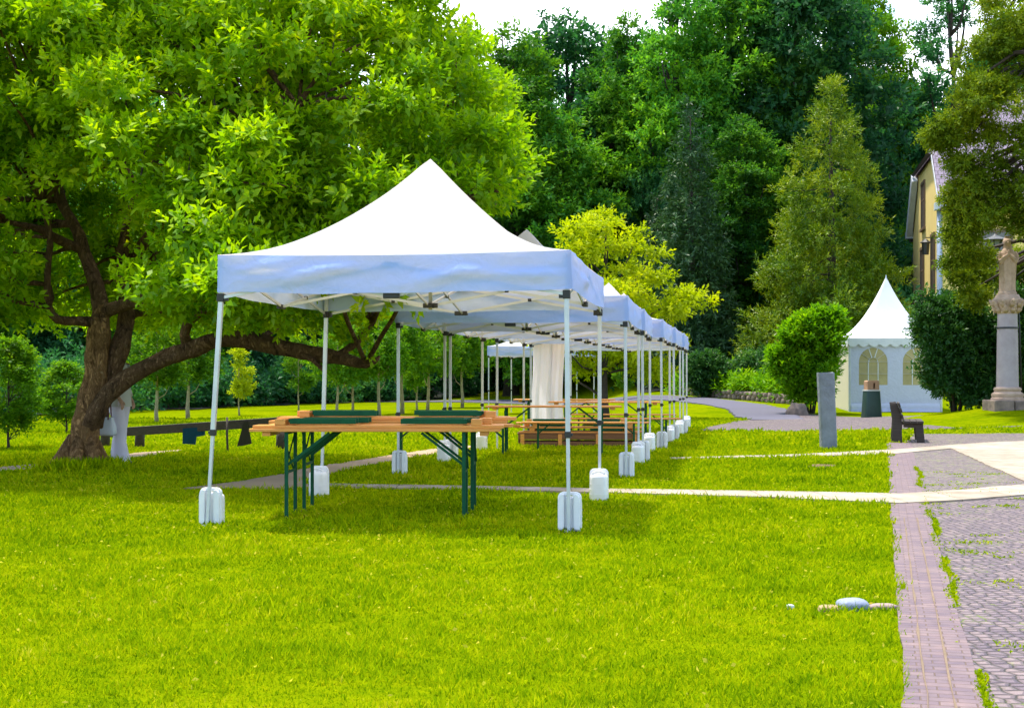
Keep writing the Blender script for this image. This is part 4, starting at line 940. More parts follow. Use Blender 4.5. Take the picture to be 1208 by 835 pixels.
    cpx = HX + F * cl[:, 0] / cl[:, 1]; cpy = HY - F * (cl[:, 2] - EYE) / cl[:, 1]; jt = np.array([34 * noise.noise(Vector((0.3, a / 46.0, b * 0.5))) for a, b in zip(cpy, cl[:, 1])]) + g.normal(size=len(cl)) * 9; cl = cl[~((cpx > 598 + jt) | (cpx > 505 + jt + 1.0 * np.maximum(cpy, 0)) | (cpx > 572) & (cpy > 243) | (cl[:, 0] > -1.9) & (cl[:, 1] > 15.6) & (cl[:, 2] < 3.1))]
    cl[:, :3] -= np.array(base)
    o = obj('crown', crown_mesh('crown', cl, 0.125, M['leaf_big'], per=17, k=10, slen=0.22, wid=0.23, flat=0.5, up=0.6, shell=0.3, seed=5), root)
    # upright sprays that stand out of the near side of the crown, each a twig ringed with leaves
    for px, py, Y, h in ((243, 55, 14.6, 1.25), (178, 130, 14.5, 0.8), (310, 95, 14.8, .9), (395, 40, 15, .7), (225, 175, 14.4, .9), (285, 205, 14.6, .6), (340, 160, 15, .8), (275, 235, 14.5, .5), (140, 55, 15, .7)):
        tw = MB(); Ps, Ds, Ns, Ls, Rs = [], [], [], [], []
        a = P(px, py, Y) - base; dirv = Vector((random.uniform(-.2, .2), random.uniform(-.3, 0), 1)).normalized(); b_ = a - dirv * h
        tw.tube([b_, (a + b_) / 2, a], [0.014, 0.010, 0.004], 5)
        for j in range(int(h * 62)):
            t = (j + 1) / (h * 62); q = b_.lerp(a, t); ph = j * 2.4
            rv = Vector((math.cos(ph) + random.gauss(0, .3), math.sin(ph) + random.gauss(0, .3), 0.1 + 0.7 * t + random.gauss(0, .3))); Ps.append(q); Ds.append(rv); Ns.append(Vector((0, 0, 1)) - rv * 0.3); Ls.append(0.22 * (1.25 - 0.75 * t) * random.uniform(.8, 1.1)); Rs.append(min(1, 0.45 + 0.5 * t + random.uniform(-.1, .1)))
        La = np.array(Ls); sp = obj('spray', leaf_mesh('spray', np.array(Ps), np.array(Ds), np.array(Ns), La, La * 0.2, np.array(Rs), M['leaf_big']), root)
        tw.build('twig', M['barkdark'], sp)
spreading_tree()
def tuft(name, x, y, n, s, h, label, seed=0, mat='leaf_holly'):
    g = np.random.default_rng(seed); q = g.normal(scale=s, size=(n, 2)) + np.array((x, y)); d = g.normal(scale=0.6, size=(n, 3)); d[:, 2] = 1
    Nn = g.normal(size=(n, 3)); Lg = h * (0.4 + g.random(n))
    return leaf_mesh(name, np.stack([q[:, 0], q[:, 1], gz(q[:, 0], q[:, 1])], 1), d, Nn, Lg, Lg * 0.07, g.random(n), M['blade'])
tag(obj('long_grass', tuft('long_grass', -5.62, 17.75, 2600, 0.27, 0.15, '')), 'long unmown grass round the foot of the spreading tree', 'grass', kind='stuff')

# ------------------------------------------------------------------ generic trees
def broadleaf(seed, H, cr, cb, nc, L, mat, bark, cl_r=1.1, per=26, k=8, flat=0.5, narrow=1.0, limbs=9, trunk_r=None, tint=0.0, wid=0.24, slen=None, pad=0.0, npad=5):
    g = np.random.default_rng(seed); cl = []
    prof = lambda t: (np.sin(np.pi * np.clip(0.12 + 0.86 * t, 0, 1)) ** 0.65) * (1.05 - 0.35 * t)
    for i in range(nc):
        t = g.random() ** 0.9; a = g.random() * 6.283; rr = cr * prof(t) * math.sqrt(0.30 + 0.7 * g.random()) * (0.8 + 0.35 * noise.noise(Vector((math.cos(a) * 1.3, math.sin(a) * 1.3, t * 3 + seed))))
        cl.append((rr * math.cos(a), rr * math.sin(a) * narrow, cb + (H - cb) * t * 0.96, cl_r * (0.6 + 0.7 * g.random()) * (1 - 0.35 * t)))
    cl = np.array(cl)
    if pad:
        keep = []
        for q in cl:
            if all((q[0]-p[0])**2 + (q[1]-p[1])**2 + (2.0*(q[2]-p[2]))**2 > (pad * cl_r) ** 2 for p in keep): keep.append(q)
        ex = []
        for x, y, z, r_ in keep:
            oa = math.atan2(y, x)
            for _ in range(npad):
                a = g.random() * 6.283; kk = r_ * (0.2 + 0.8 * g.random()); ex.append((x + kk * math.cos(a), y + kk * math.sin(a), z - 0.28 * kk * max(0, math.cos(a - oa)) - 0.1 * kk + g.normal() * 0.06 * r_, r_ * 0.46 * (0.7 + 0.6 * g.random())))
        cl = np.array(ex)
    crown = crown_mesh('crown', cl, L, mat, per=per, k=k, slen=slen or L * 1.9, wid=wid, flat=flat, up=0.3, shell=0.3, seed=seed + 50, tint=tint)
    mb = MB(); tr = trunk_r or H * 0.016
    n = 8; path = [Vector((0.12 * H * 0.05 * math.sin(i * 1.3 + seed), 0.1 * H * 0.05 * math.cos(i * 1.7 + seed), -0.1 + H * 0.92 * i / n)) for i in range(n + 1)]
    mb.tube(path, [tr * (1.25 if i == 0 else 1 - 0.88 * i / n) for i in range(n + 1)], 10, rough=0.2, seed=seed)
    idx = g.choice(len(cl), size=min(limbs, len(cl)), replace=False)
    for i in idx:
        e = Vector(cl[i, :3]); s = path[min(n - 1, max(1, int((e.z - 0.15 * (H - cb)) / (H * 0.92) * n)))]
        m_ = s.lerp(e, 0.5) + Vector((0, 0, -0.04 * H)); mb.tube([s, m_, e], [tr * 0.4, tr * 0.26, tr * 0.08], 6, rough=0.2, seed=i)
    return crown, mb.mesh('trunk', M[bark], True)
def conifer(seed, H, cr, cb, mat, L=0.3, rows=22, per_row=15, per=16, top=0.9, wid=0.13, droop=0.35, crr=0.30):
    g = np.random.default_rng(seed); cl = []
    for i in range(rows):
        t = i / (rows - 1); R_ = cr * (1 - t) ** top + 0.12; n = max(3, int(per_row * (1 - t * 0.75)))
        for j in range(n):
            a = 6.283 * j / n + i * 0.7 + g.normal() * 0.15; rr = R_ * (0.55 + 0.5 * g.random()) * (0.8 + 0.3 * noise.noise(Vector((math.cos(a) * 1.5, math.sin(a) * 1.5, t * 4 + seed))))
            cl.append((rr * math.cos(a), rr * math.sin(a), cb + (H - cb) * t - 0.06 * rr + g.normal() * 0.15, (crr * cr * (1 - 0.65 * t)) * (0.7 + 0.5 * g.random())))
    cl = np.array(cl)
    crown = crown_mesh('crown', cl, L, mat, per=per, k=9, slen=L * 1.7, wid=wid, flat=0.75, up=0.15, shell=0.25, seed=seed + 9, droop=droop)
    mb = MB(); mb.tube([(0, 0, -0.2), (0.03 * H * 0.1, 0, H * 0.4), (0, 0.05, H * 0.97)], [H * 0.02, H * 0.014, 0.02], 10, rough=0.15, seed=seed)
    for i in range(0, len(cl), 6):
        e = Vector(cl[i, :3]); mb.tube([(0, 0, max(0.2, e.z + 0.2)), tuple(e)], [H * 0.004, 0.015], 5)
    return crown, mb.mesh('trunk', M['barkdark'], True)
def tree(name, meshes, x, y, s, rz, label, cat='tree', group=None, mat=None, sz=None, z=None):
    r = thing(name, label, cat, (x, y, gzf(x, y) if z is None else z), rz, group); r.scale = (s, s, sz or s)
    c = obj('crown', meshes[0], r); obj('trunk', meshes[1], r)
    if mat is not None: c.material_slots[0].link = 'OBJECT'; c.material_slots[0].material = mat
    return r
BV = [broadleaf(101, 20, 5.4, 2.5, 260, 0.34, M['leaf_forest'], 'barkdark', cl_r=1.35, per=8, flat=0.45, pad=0.95, npad=6, limbs=20),
      broadleaf(102, 22, 4.8, 3.5, 260, 0.32, M['leaf_forest'], 'barkdark', cl_r=1.25, per=8, flat=0.42, pad=0.95, npad=6, limbs=20),
      broadleaf(103, 19, 6.0, 1.5, 260, 0.36, M['leaf_deep'], 'barkdark', cl_r=1.45, per=8, flat=0.45, pad=0.9, npad=6, limbs=20),
      broadleaf(104, 23, 3.8, 6.5, 90, 0.28, M['leaf_deep'], 'barkdark', cl_r=1.0, per=7, flat=0.6, limbs=24, pad=0.8, npad=5)]
def zoff(px, top, Y, kind_h):           # scale that brings a tree of height kind_h to the pixel row `top`
    x = (px - HX) / F * Y; return x, (EYE + (HY - top) / F * Y - gzf(x, Y)) / kind_h
HB = [20, 22, 19, 23]
def wood(px, top, Y, v, label, mat=None, w=1.0, group='tall trees of the wooded slope'):
    x, s = zoff(px, top, Y, HB[v]); r = tree('broadleaf_tree', BV[v], x, Y, s, random.uniform(0, 6.28), label, group=group, mat=mat, sz=s)
    r.scale = (s * w, s * w, s); return r
LB, LF, LD, LO = M['leaf_bush'], M['leaf_forest'], M['leaf_deep'], M['leaf_olive']
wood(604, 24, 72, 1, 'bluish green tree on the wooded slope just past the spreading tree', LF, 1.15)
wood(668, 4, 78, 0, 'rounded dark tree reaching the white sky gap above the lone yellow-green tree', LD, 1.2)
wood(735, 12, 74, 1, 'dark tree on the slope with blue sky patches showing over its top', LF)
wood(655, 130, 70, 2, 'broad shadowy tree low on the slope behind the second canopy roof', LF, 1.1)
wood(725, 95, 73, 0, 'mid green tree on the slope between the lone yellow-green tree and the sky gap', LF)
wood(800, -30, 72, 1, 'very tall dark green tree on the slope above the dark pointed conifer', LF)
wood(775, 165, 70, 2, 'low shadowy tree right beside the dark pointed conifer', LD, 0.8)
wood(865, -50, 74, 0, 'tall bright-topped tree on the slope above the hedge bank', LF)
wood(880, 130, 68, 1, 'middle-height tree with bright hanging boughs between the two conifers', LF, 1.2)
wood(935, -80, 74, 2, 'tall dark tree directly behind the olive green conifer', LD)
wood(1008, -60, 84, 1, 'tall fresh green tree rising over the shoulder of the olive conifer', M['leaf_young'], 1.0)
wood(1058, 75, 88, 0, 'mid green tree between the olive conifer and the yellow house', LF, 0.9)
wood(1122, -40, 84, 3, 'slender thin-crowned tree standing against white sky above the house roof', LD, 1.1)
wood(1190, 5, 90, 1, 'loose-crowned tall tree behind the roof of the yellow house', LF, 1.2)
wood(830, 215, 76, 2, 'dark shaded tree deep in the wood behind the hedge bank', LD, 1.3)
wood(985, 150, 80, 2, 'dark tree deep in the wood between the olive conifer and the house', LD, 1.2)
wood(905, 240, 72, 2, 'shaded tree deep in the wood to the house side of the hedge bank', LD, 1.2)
# wood beyond the lawn on the tree side
GL = 'trees of the wood beyond the far lawn'
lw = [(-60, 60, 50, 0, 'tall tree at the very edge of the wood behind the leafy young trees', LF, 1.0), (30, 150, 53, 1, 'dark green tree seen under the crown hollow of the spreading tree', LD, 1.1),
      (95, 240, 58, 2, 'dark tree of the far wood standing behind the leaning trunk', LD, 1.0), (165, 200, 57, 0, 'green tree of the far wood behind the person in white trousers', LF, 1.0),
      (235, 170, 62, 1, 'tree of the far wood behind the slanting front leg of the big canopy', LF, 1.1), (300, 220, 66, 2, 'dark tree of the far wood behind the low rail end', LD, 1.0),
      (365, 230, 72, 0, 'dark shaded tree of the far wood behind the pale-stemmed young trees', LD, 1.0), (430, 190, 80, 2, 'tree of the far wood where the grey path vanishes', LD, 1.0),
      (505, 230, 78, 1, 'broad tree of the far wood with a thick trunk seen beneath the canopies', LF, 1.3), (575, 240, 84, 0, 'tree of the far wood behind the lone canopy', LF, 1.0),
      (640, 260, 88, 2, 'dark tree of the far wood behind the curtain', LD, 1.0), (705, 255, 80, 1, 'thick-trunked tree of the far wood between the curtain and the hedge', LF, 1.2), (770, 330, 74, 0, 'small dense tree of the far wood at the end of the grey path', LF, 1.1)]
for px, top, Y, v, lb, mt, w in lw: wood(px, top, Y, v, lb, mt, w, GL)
# low hanging boughs and scrub, and the depth of the wood behind
def mass(name, pts, L, mat, label, per, k=7, flat=0.7, seed=1, kind='stuff', cat='undergrowth', wid=0.25, up=0.35, shell=0.25, slen=None):
    o = obj(name, crown_mesh(name, np.array(pts), L, mat, per=per, k=k, slen=slen or L * 1.7, wid=wid, flat=flat, up=up, shell=shell, seed=seed)); return tag(o, label, cat, kind=kind)
g = np.random.default_rng(5); pts = []
for i in range(210):
    y = 43 + 34 * g.random() ** 0.9; x = float(leftedge(y)) - 0.6 - abs(g.normal()) * 2.2; pts.append((x, y, gzf(x, y) + 0.5 + 1.1 * g.random(), 0.8 + 0.6 * g.random()))
for i in range(90):
    x = -3 + 11 * g.random(); y = 80 + 6 * g.random(); pts.append((x, y, gzf(x, y) + 0.5 + 1.6 * g.random(), 1.0 + 0.6 * g.random()))
mass('undergrowth', pts, 0.24, M['leaf_deep'], 'dark green undergrowth along the edge of the wood beyond the lawn', 34)
pts = []
for i in range(900):
    x = -48 + 100 * g.random(); y = (96 if x < 6 else 84) + 26 * g.random(); pts.append((x, y, gzf(x, y) + (22 if x < -3 else 17 if x < 20 else 13) * g.random() ** 0.9, 2.0 + 1.2 * g.random()))
for i in range(160):
    y = 62 + 30 * g.random(); x = float(leftedge(y)) - 8 - 24 * g.random(); pts.append((x, y, gzf(x, y) + 16 * g.random(), 2.0 + 1.0 * g.random()))
for i in range(120):
    x = 6 + 13 * g.random(); y = 66 + 14 * g.random(); pts.append((x, y, gzf(x, y) + 4 * g.random(), 1.5 + 1.0 * g.random()))
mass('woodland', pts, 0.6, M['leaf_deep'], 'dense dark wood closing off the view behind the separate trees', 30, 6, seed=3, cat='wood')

cd = conifer(31, 13, 2.6, 0.6, M['leaf_conifer'], L=0.30, rows=24, per_row=14, per=16, top=0.8)
x, s = zoff(815, 128, 64, 13); tree('dark_conifer', cd, x, 64, s, 0.4, 'dark pointed conifer with a grey-green cone behind the lone yellow-green tree', 'conifer')
x, s = zoff(775, 240, 66, 13); tree('dark_conifer', cd, x, 66, s * 1.05, 2.4, 'smaller dark conifer beside the pointed one, boughs down to the hedge', 'conifer')
co = conifer(32, 12, 3.7, 0.8, M['leaf_olive'], L=0.20, rows=16, per_row=10, per=80, top=0.70, droop=-0.25, crr=0.29, wid=0.12)
x, s = zoff(981, 108, 60, 12); tree('olive_conifer', co, x, 60, s * 1.06, 1.0, 'large olive green conifer with upswept feathery boughs behind the round bush', 'conifer', sz=s)

# lone yellow-green tree behind the row of canopies
yt = broadleaf(47, 6.2, 2.9, 1.5, 150, 0.17, M['leaf_yellow'], 'barkdark', cl_r=0.60, per=10, k=8, flat=0.34, pad=1.55, npad=6, limbs=30, trunk_r=0.11)
x, s = zoff(714, 244, 40, 6.2); tree('yellow_green_tree', yt, x, 40, s * 1.04, 0.6, 'lone yellow-green tree with open layered boughs rising behind the canopies', sz=s)

# young trees
YV = [broadleaf(51, 3.6, 1.15, 0.75, 48, 0.15, M['leaf_young'], 'barkdark', cl_r=0.30, per=18, k=8, trunk_r=0.04, flat=0.5, limbs=25), broadleaf(52, 4.6, 1.55, 1.7, 46, 0.17, M['leaf_young'], 'barkpale', cl_r=0.38, per=17, k=8, trunk_r=0.07, flat=0.45, limbs=6),
      broadleaf(53, 4.2, 1.0, 1.4, 26, 0.16, M['leaf_young'], 'barkpale', cl_r=0.32, per=20, k=8, trunk_r=0.05, flat=0.5)]
HYV = [3.6, 4.6, 4.2]
def young(px, top, Y, v, label, w=1.0, mat=None):
    x, s = zoff(px, top, Y, HYV[v]); r = tree('young_tree', YV[v], x, Y, s, random.uniform(0, 6.28), label, group='young trees planted on the far lawn', mat=mat); r.scale = (s * w, s * w, s)
young(10, 400, 22.7, 0, 'leafy young tree on a thin dark stem at the lawn edge, farthest from the tents', 1.2)
young(78, 428, 29.5, 0, 'leafy young tree on a thin stem, showing beside the leaning trunk', 1.45)
young(-50, 400, 30, 0, 'leafy young tree cut by the edge of the view beside the wood', 1.2)
young(185, 365, 36, 1, 'broad young tree seen between the person in white and the canopy leg', 1.2)
young(222, 360, 40, 1, 'young tree on a pale stem near the wood edge, above the blue cloth', 1.2)
young(282, 412, 44, 2, 'small yellowish young tree behind the dark garment on the rail', 1.1, M['leaf_yellow'])
young(352, 398, 50, 2, 'slender young tree with a flat small crown before the dark wood', 1.0)
young(398, 370, 42, 1, 'pale-stemmed young tree, first of two close together behind the piled tables', 1.0)
young(416, 375, 44, 1, 'pale-stemmed young tree, second of two close together behind the piled tables', 1.0)
young(447, 350, 43, 1, 'pale-stemmed young tree just before the tree-side leg of the second canopy', 1.0)
young(474, 345, 46, 1, 'bright young tree behind the near leg of the second canopy', 1.1)
young(492, 392, 52, 2, 'thin young tree farther off between two canopy legs, over the rear table', 1.1)
young(505, 350, 49, 1, 'fuller young tree over the far end of the piled tables', 1.0)
young(545, 360, 56, 1, 'young tree just before the lone canopy on the tree side', 1.1)
young(736, 425, 58, 2, 'thin young tree between the canopy row and the thick-trunked tree', 1.2)

# bushes, hedge, bank
def bush(name, px, base, top, Y, wpx, L, mat, label, n=60, seed=1, per=36, k=8, dep=0.8, flat=0.75, cat='bush', up=0.5, clr=0.22, lobes=((0, .5, 1, .5),)):
    c = P(px, base, Y); z0 = gzf(c.x, Y); H = EYE + (HY - top) / F * Y - z0; W = wpx / F * Y / 2
    g = np.random.default_rng(seed); pts = []
    for i in range(n):
        d = unit(1, g)[0]; s = 0.4 + 0.6 * g.random() ** 0.5; lb_ = lobes[i % len(lobes)]
        pts.append(((lb_[0] + d[0] * s * lb_[2] * 0.85) * W, (lb_[0] * 0.3 + d[1] * s * lb_[2] * 0.85) * W * dep, max(0.12, (lb_[1] + d[2] * s * lb_[3] * 0.85)) * H, clr * min(W, H) * 1.2 * (0.6 + 0.8 * g.random())))
    for i in range(n // 2):              # shoots that stray beyond the outline
        d = unit(1, g)[0]; lb_ = lobes[i % len(lobes)]; s = 0.95 + 0.3 * g.random()
        pts.append(((lb_[0] + d[0] * s * lb_[2] * 0.85) * W, (lb_[0] * 0.3 + d[1] * s * lb_[2] * 0.85) * W * dep, max(0.1, (lb_[1] + abs(d[2]) * s * lb_[3] * 0.95)) * H, clr * min(W, H) * 0.55))
    r = thing(name, label, cat, (c.x, Y, z0))
    obj('foliage', crown_mesh('foliage', np.array(pts), L, mat, per=per, k=k, slen=L * 1.9, flat=flat, up=up, shell=0.3, seed=seed), r)
    mb = MB()
    for i in range(5):
        a = i * 1.3; mb.tube([(0.1 * math.cos(a), 0.1 * math.sin(a), -0.05), (0.3 * W * math.cos(a), 0.3 * W * math.sin(a), H * 0.5)], [0.04, 0.02], 6)
    mb.build('stems', M['barkdark'], r, smooth=True); return r
bush('round_bush', 956, 490, 384, 44, 80, 0.22, M['leaf_bush'], 'bright green rounded bush between the grey slab and the pagoda tent', 80, 61, clr=0.16, up=0.95, per=22, lobes=((-.35, .62, .6, .36), (.35, .68, .6, .32), (.1, .40, .75, .38), (-.25, .32, .6, .3), (.55, .8, .35, .2), (.0, .85, .3, .15), (.62, .97, .16, .10), (.25, .98, .14, .08), (-.2, .93, .2, .08), (-.85, .55, .2, .15)))
bush('dark_bush', 831, 462, 416, 56, 44, 0.16, M['leaf_holly'], 'small dark green bush at the near end of the hedge bank', 40, 62)
bush('holly_bush', 1128, 486, 345, 36.5, 106, 0.13, M['leaf_holly'], 'large dark glossy bush standing between the pagoda tent and the statue column', 170, 63, per=34, clr=0.17, lobes=((-.45, .72, .5, .26), (.1, .80, .5, .2), (.45, .55, .55, .36), (-.1, .5, .6, .3), (-.35, .32, .5, .28), (.3, .25, .7, .25), (.75, .3, .4, .28)))
bush('holly_bush', 1235, 486, 330, 36.2, 110, 0.13, M['leaf_holly'], 'dark bush behind the statue column, running out of view', 130, 64, per=32)
pts = []
for i in range(70):
    t = g.random(); p = P(845 + 85 * t, 440 - 14 * t, 57 - 3 * t); pts.append((p.x, p.y + g.normal() * 0.35, p.z + g.normal() * 0.22 - 0.15, 0.5))
mass('hedge', pts, 0.15, M['leaf_holly'], 'low clipped hedge climbing along the top of the bank', 40, seed=8, kind='thing', cat='hedge')
pts = []
for i in range(210):
    t = g.random(); u_ = g.random() ** 1.5; x = 10.42 - 3.2 * t + u_ * 2.2; y = 51.0 + 8.6 * t + u_ * 0.7; pts.append((x, y, gzf(x, y) + 0.30 + 0.14 * g.normal(), 0.36))
mass('ferns', pts, 0.26, M['leaf_bush'], 'bright ferny ground cover filling the bank behind the low stone wall', 26, seed=9, cat='ground cover', wid=0.16, up=0.7)
r = thing('stone_wall', 'low rough stone retaining wall at the foot of the planted bank', 'wall', (0, 0, 0)); mb = MB()
for i in range(26):
    for j in range(2):
        t = (i + 0.5 * (j % 2) + random.uniform(-.1, .1)) / 26; x, y = 10.3 - 3.2 * t, 50.3 + 9.2 * t; h = 0.20 + random.uniform(-.03, .03)
        bm = bmesh.new(); bmesh.ops.create_icosphere(bm, subdivisions=2, radius=1)
        vs = []
        for v_ in bm.verts:
            p = Vector([math.copysign(abs(q) ** 0.5, q) for q in v_.co]); p *= 1 + 0.14 * noise.noise(v_.co * 1.5 + Vector((i * 3, j * 7, 0)))
            k_ = 0.75 + 0.5 * ((i * 37 + j * 17) % 10) / 10; vs.append((x + p.x * 0.15, y + p.y * 0.24 * k_, gzf(x, y) + 0.08 + j * 0.17 + p.z * h * 0.6 * k_))
        bm.verts.index_update(); mb.add(vs, [[q.index for q in f.verts] for f in bm.faces]); bm.free()
mb.build('stones', M['roughstone'], r, smooth=True)
rock('boulder', (9.05, 43.0, 0.1), (0.66, 0.5, 0.62), M['roughstone'], 12, 'squat brown boulder with a slanting top beside the round bush', 'boulder', amp=0.3, rz=0.4)

# overhanging tree at the edge of the view
def overhang():
    bx, by = 14.9, 33.0; r = thing('overhanging_tree', 'olive-leaved tree leaning in over the statue, house and roof', 'tree', (bx, by, gzf(bx, by))); b0 = Vector(r.location)
    mb = MB(); trunk = [(1300, 520, 33), (1296, 420, 33), (1285, 300, 33), (1268, 180, 33), (1255, 60, 33), (1250, -60, 33)]
    tp = [P(*p) - b0 for p in trunk]; mb.tube(tp, [0.40, 0.33, 0.29, 0.24, 0.18, 0.1], 12, rough=0.2)
    g = np.random.default_rng(71); cl = []
    seeds = [(1200, 40, 33, 1.0), (1180, 80, 33.5, .9), (1150, 95, 33, .75), (1130, 130, 33.4, .6), (1172, 130, 32.8, .8), (1205, 110, 33, .9), (1118, 150, 33, .42), (1100, 160, 33.3, .26), (1150, 155, 33.2, .6), (1190, 170, 33, .7), (1158, 195, 33, .4), (1178, 215, 33.4, .5), (1200, 190, 33, .7),
             (1152, 235, 33.2, .36), (1160, 255, 33, .42), (1185, 245, 33.4, .5), (1208, 260, 33, .5), (1138, 280, 33.5, .28), (1152, 300, 34, .3), (1200, 320, 36.8, .4), (1185, 20, 34, .9), (1210, -20, 33, 1.0), (1230, 60, 33, 1.2), (1240, 160, 33, 1.1), (1235, 260, 33, .9), (1142, 318, 35.5, .30), (1132, 250, 33.6, .30), (1128, 288, 33.6, .22), (1138, 222, 33.4, .34), (1122, 308, 34, .2), (1150, 340, 35, .34), (1145, 195, 33, .34), (1126, 190, 33.6, .26), (1150, 222, 33.3, .4), (1122, 232, 33.8, .2), (1146, 262, 33.6, .36), (1140, 300, 34.5, .34), (1128, 325, 35, .26), (1118, 275, 34, .16), (1158, 330, 35.4, .36), (1112, 168, 33.5, .26), (1160, 318, 35.6, .34), (1205, 300, 36.9, .4), (1186, 335, 37, .36), (1208, 350, 36.8, .4), (1150, 352, 35.4, .26),  (1215, 230, 32.6, .6), (1168, 55, 33.6, .6)]
    for px, py, Y, rr in seeds:
        q = P(px, py, Y) - b0
        for i in range(9):
            d = unit(1, g)[0] * rr * (0.5 + 0.55 * g.random()); cl.append((q.x + d[0], q.y + d[1], q.z + d[2] * 0.75, 0.10 + rr * 0.20))
        if rr > 0.3:
            s_ = min(tp, key=lambda t: abs(t.z - (q.z + 0.8))); mb.tube([s_, s_.lerp(q, 0.55) + Vector((0, 0, 0.35)), q], [0.09, 0.05, 0.015], 6, rough=0.2)
    obj('crown', crown_mesh('crown', np.array(cl), 0.10, M['leaf_overhang'], per=22, k=9, slen=0.22, wid=0.22, flat=0.5, up=0.1, shell=0.2, seed=72, droop=0.15), r)
    mb.build('trunk', M['barkdark'], r, smooth=True)
overhang()

# ------------------------------------------------------------------ pagoda tent
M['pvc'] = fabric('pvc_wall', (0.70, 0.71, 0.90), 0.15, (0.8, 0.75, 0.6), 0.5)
M['pvcroof'] = fabric('pvc_roof', (0.84, 0.84, 0.86), 0.12)
M['pane'] = simple('yellowed_clear_vinyl', (0.58, 0.47, 0.24), (0.40, 0.33, 0.17), 2.2, 0.1, 0.5, 3)
M['litside'] = fabric('lit_pvc_wall', (0.80, 0.74, 0.55), 0.3, (0.9, 0.8, 0.5), 0.2)  # warm light on this side is put into the white wall's colour
def pagoda():
    S, E_, PK = 1.5, 2.50, 4.62; r = thing('pagoda_tent', 'white peaked pagoda tent with arched windows and a scalloped edge', 'tent', (12.85, 46.6, 0.03), R(-4))
    def rim(n, S=S):
        c = [(-S, -S), (S, -S), (S, S), (-S, S)]
        return [(c[k][0] + (c[(k+1)%4][0]-c[k][0]) * i / n, c[k][1] + (c[(k+1)%4][1]-c[k][1]) * i / n, k, i / n) for k in range(4) for i in range(n)]
    rings = []
    for j in range(25):
        t = j / 24; f = 0.2 * t + 0.8 * t ** 2.1
        rings.append([(x * (1 - t) * 1.03 + x * 0.012, y * (1 - t) * 1.03 + y * 0.012, E_ + (PK - E_) * f - 0.10 * 4 * s * (1 - s) * math.sin(math.pi * t) * (1 - t)) for x, y, k, s in rim(20)])
    mb = MB(); mb.loft(rings, cap=False); mb.build('roof', M['pvcroof'], r, smooth=True, recalc=False)
    mb = MB(); mb.tube([(0, 0, PK - 0.06), (0, 0, PK + 0.10)], [0.03, 0.012], 8); mb.build('finial', M['alu'], r)
    n = 64; rings = []
    for v in (0, 0.5, 1):
        rings.append([(x * 1.045, y * 1.045, E_ + 0.012 - v * (0.17 + 0.13 * abs(math.sin(s * math.pi * 9)) ** 0.7)) for x, y, k, s in rim(n)])
    mb = MB(); mb.loft(rings, cap=False); mb.build('scalloped_valance', M['pvcroof'], r, recalc=False)
    def arch(cx, w=0.47, z0=0.95, zs=1.72, k=12):
        return [(cx - w, z0), (cx + w, z0)] + [(cx + w * math.cos(t), zs + w * math.sin(t)) for t in [math.pi * i / k for i in range(k + 1)]]
    wins = [arch(-0.72), arch(0.72)]
    def wall(ang, mat, holes):
        Mx = Matrix.Rotation(ang, 4, 'Z')
        mb = MB(); mb.prism([(-S + 0.03, 0.02), (S - 0.03, 0.02), (S - 0.03, E_), (-S + 0.03, E_)], -S + 0.012, -S + 0.02, holes=holes, M=Mx)
        w_ = mb.build('wall', mat, r)
        for h in holes:
            mb = MB(); mb.prism(h, -S + 0.0215, -S + 0.027, M=Mx); wn = mb.build('window', M['pane'], w_)
            cx = (h[0][0] + h[1][0]) / 2; mb = MB()
            def b(p, q): mb.bar(Mx @ Vector((p[0], -S + 0.006, p[1])), Mx @ Vector((q[0], -S + 0.006, q[1])), 0.03, 0.006)
            for t in [math.pi * i / 5 for i in range(1, 5)]: b((cx + .14 * math.cos(t), 1.72 + .14 * math.sin(t)), (cx + .46 * math.cos(t), 1.72 + .46 * math.sin(t)))
            for i in range(8):
                t0, t1 = math.pi * i / 8, math.pi * (i + 1) / 8; b((cx + .15 * math.cos(t0), 1.72 + .15 * math.sin(t0)), (cx + .15 * math.cos(t1), 1.72 + .15 * math.sin(t1)))
            b((cx - .46, 1.72), (cx + .46, 1.72)); b((cx - .46, 1.32), (cx + .46, 1.32)); b((cx - .16, 0.96), (cx - .16, 1.70)); b((cx + .16, 0.96), (cx + .16, 1.70))
            mb.build('muntins', M['pvcroof'], wn)
    wall(0, M['pvc'], wins); wall(-math.pi / 2, M['litside'], []); wall(math.pi / 2, M['pvc'], []); wall(math.pi, M['pvc'], [])
    for sx in (-1, 1):
        for sy in (-1, 1):
            mb = MB(); mb.box((sx * (S - 0.005), sy * (S - 0.005), E_ / 2), (0.07, 0.07, E_)); mb.build('pole', M['alu'], r, bevel=0.01)
    mb = MB(); rings = []
    for t, dz, dy in ((0, 0.34, 0.0), (0.4, 0.2, -0.05), (0.75, 0.08, -0.02), (1, 0.01, -0.16)):
        rings.append([(x, -S - 0.012 + dy + 0.05 * noise.noise(Vector((x * 3, t * 2, 0))) * t, dz) for x in np.linspace(-S + 0.05, S - 0.05, 40)])
    mb.loft(rings, cap=False, closed=False); mb.build('skirt', M['pvc'], r, smooth=True, recalc=False)
pagoda()

